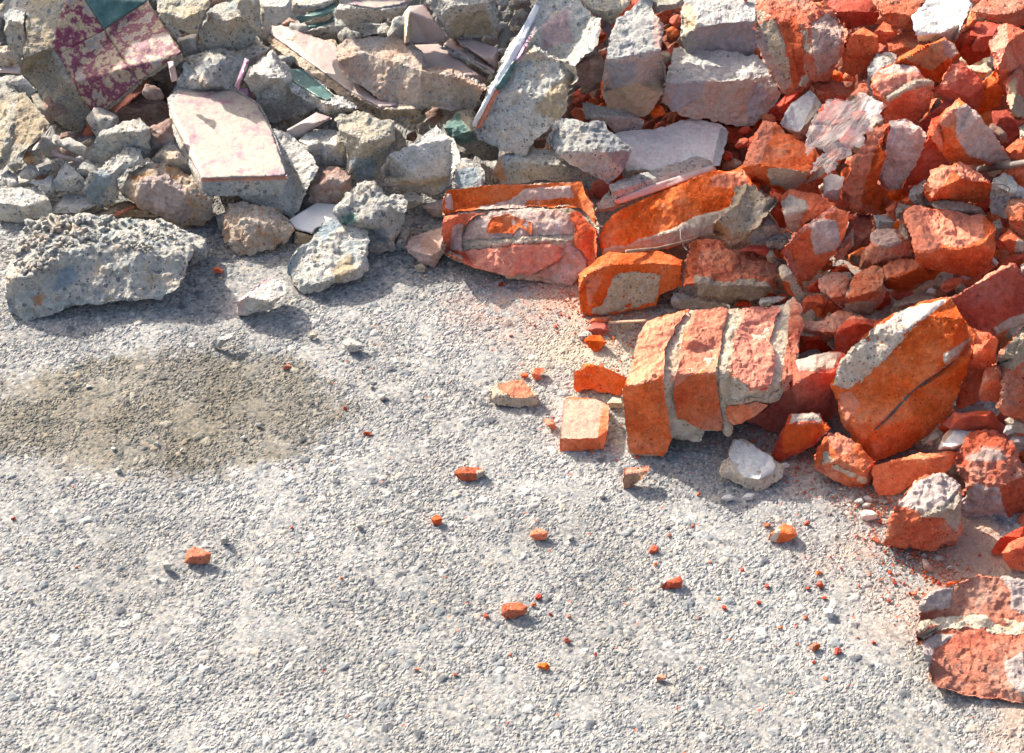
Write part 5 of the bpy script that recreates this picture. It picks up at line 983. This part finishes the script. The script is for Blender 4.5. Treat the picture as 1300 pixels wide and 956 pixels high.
def path(reg, s, lift, n=6):
    q = parse(reg, s); out = []
    for a, b in zip(q[:-1], q[1:]):
        for i in range(n):
            t = i/n; out.append((a[0]+(b[0]-a[0])*t, a[1]+(b[1]-a[1])*t))
    out.append((q[-1][0], q[-1][1])); P = []
    tt = []
    for x, y in out:
        i, j = zb_idx(np.array([x]), np.array([y])); w = ZB[max(0, i[0]-1):i[0]+2, max(0, j[0]-1):j[0]+2].min()
        if w > 1e8: w = float(at_z(x, y, 0.0)[1])
        tt.append(w)
    tt = np.array(tt); A = np.polyfit(np.arange(len(tt)), tt, 1); lin = np.polyval(A, np.arange(len(tt))); lin = lin - max(0, np.percentile(lin-tt, 85)) - lift
    return [Vector(at_t(x, y, t)) for (x, y), t in zip(out, lin)]
WOOD = mat('dry_twig', [(.26, .17, .11), (.36, .26, .18)], bump=.2); IRON = mat('rusty_iron', [(.16, .14, .13), (.25, .21, .18)], rough=.7, bump=.2)
tube('twig', path('F', "965,470 1120,455 1300,410 1330,395", .002), .0030, WOOD, 'thin dry twig bridging the two brick chunks right of the centre masonry', 'twig')
tube('twig', path('F', "880,826 980,820 1065,816", .003), .0026, WOOD, 'short brown twig lying behind the small brick chips', 'twig', taper=.2)
tube('iron_rod', path('J', "975,368 1080,350 1200,335 1330,312", .004), .0058, IRON, 'grey iron rod poking from under the pale triangular mortar face', 'iron rod', taper=.15)
tube('wire', path('J', "1070,465 1150,475 1190,500 1180,545 1130,560", .004), .0011, IRON, 'thin bent wire loop below the iron rod', 'wire', taper=0)
tube('wire', path('I', "78,800 80,860 105,920 128,945", .004), .0011, IRON, 'thin bent wire hanging across the twig at the left of the red heap', 'wire', taper=0)
tube('wire', path('I', "700,660 735,710 765,745 775,800", .004), .0013, WOOD, 'thin straw by the buff mortar lump', 'wire', taper=0)
# ---------------------------------------------------------------- crumpled clear plastic bag
def bag():
    m = bpy.data.materials.new('clear_film'); m.use_nodes = True; nt = m.node_tree; N = nt.nodes; L = nt.links; b = N['Principled BSDF']
    b.inputs['Base Color'].default_value = (.86, .85, .85, 1); b.inputs['Roughness'].default_value = .22; b.inputs['Specular IOR Level'].default_value = .7
    tr = N.new('ShaderNodeBsdfTransparent'); ms = N.new('ShaderNodeMixShader'); tl = N.new('ShaderNodeBsdfTranslucent'); tl.inputs[0].default_value = (.9, .89, .88, 1)
    m2 = N.new('ShaderNodeMixShader'); m2.inputs[0].default_value = .45; L.new(b.outputs[0], m2.inputs[1]); L.new(tl.outputs[0], m2.inputs[2])
    g = N.new('ShaderNodeNewGeometry'); n = N.new('ShaderNodeTexNoise'); n.inputs['Scale'].default_value = 30; n.inputs['Detail'].default_value = 3; n.inputs['Distortion'].default_value = 1.0; mp_ = N.new('ShaderNodeMapping'); mp_.inputs['Rotation'].default_value = (0, 0, -.75); mp_.inputs['Scale'].default_value = (.35, 3.2, 1.5); L.new(g.outputs['Position'], mp_.inputs[0]); L.new(mp_.outputs[0], n.inputs['Vector'])
    mr = N.new('ShaderNodeMapRange'); mr.inputs[1].default_value = .35; mr.inputs[2].default_value = .65; mr.inputs[3].default_value = .10; mr.inputs[4].default_value = .55; L.new(n.outputs['Fac'], mr.inputs[0])
    L.new(mr.outputs[0], ms.inputs[0]); L.new(tr.outputs[0], ms.inputs[1]); L.new(m2.outputs[0], ms.inputs[2]); L.new(ms.outputs[0], N['Material Output'].inputs[0])
    poly = [(a[0], a[1]) for a in parse('Z', "1021,184 1027,163 1035,146 1046,139 1050,127 1064,125 1078,129 1091,116 1103,121 1117,129 1127,134 1117,143 1123,152 1108,157 1110,168 1096,170 1098,184 1080,188 1083,201 1066,203 1062,214 1051,222 1044,210 1028,221 1033,206 1048,193 1034,187 1024,198")]
    R = random.Random(3); out, inn, d = fine_points(poly, 2.0, R, 1.6); v, f, ov = cdt(out+[tuple(q) for q in inn], len(out)); v = np.array(v); f = np.array(f); cc = v[f].mean(1); f = f[in_poly(cc[:, 0], cc[:, 1], out)]
    i, j = zb_idx(v[:, 0], v[:, 1]); t0 = []
    for a, b_ in zip(i, j): t0.append(ZB[max(0, a-2):a+3, max(0, b_-2):b_+3].min())
    t0 = np.array(t0); t0[t0 > 1e8] = np.median(t0[t0 < 1e8])
    A = np.c_[v, np.ones(len(v))]; co = np.linalg.lstsq(A, t0, rcond=None)[0]; t = A@co; t = t - np.percentile(t-t0, 80) - .012
    dd = edge_dist(v[:, 0], v[:, 1], out); q = np.c_[v/16.0, np.zeros(len(v))]
    ang = (v[:, 0]*.75+v[:, 1]*.65)
    fold = 1-np.abs(fbm(np.c_[(v[:, 0]*.6-v[:, 1]*.8)/55, (v[:, 0]*.8+v[:, 1]*.6)/13, np.zeros(len(v))], 3, 2))
    t = t - .018*np.clip(dd/20, 0, 1)**.5 - fold*.020 - .0004*fbm(q*2.2, 5, 2)
    P = at_t(v[:, 0], v[:, 1], t)
    t2 = t + .012*np.clip(dd/8, 0, 1)**.5+.0008; P2 = at_t(v[:, 0], v[:, 1], t2); n_ = len(P)
    o = link_mesh('plastic_bag', np.concatenate([P, P2]), np.concatenate([f, f+n_]), m, None, P.mean(0)); tidy(o)
    tag(o, 'crumpled clear plastic bag caught among the bricks at the upper right', 'plastic bag')
bag()
# every label on a large traced piece is its own; objects named alike get Blender's suffixes
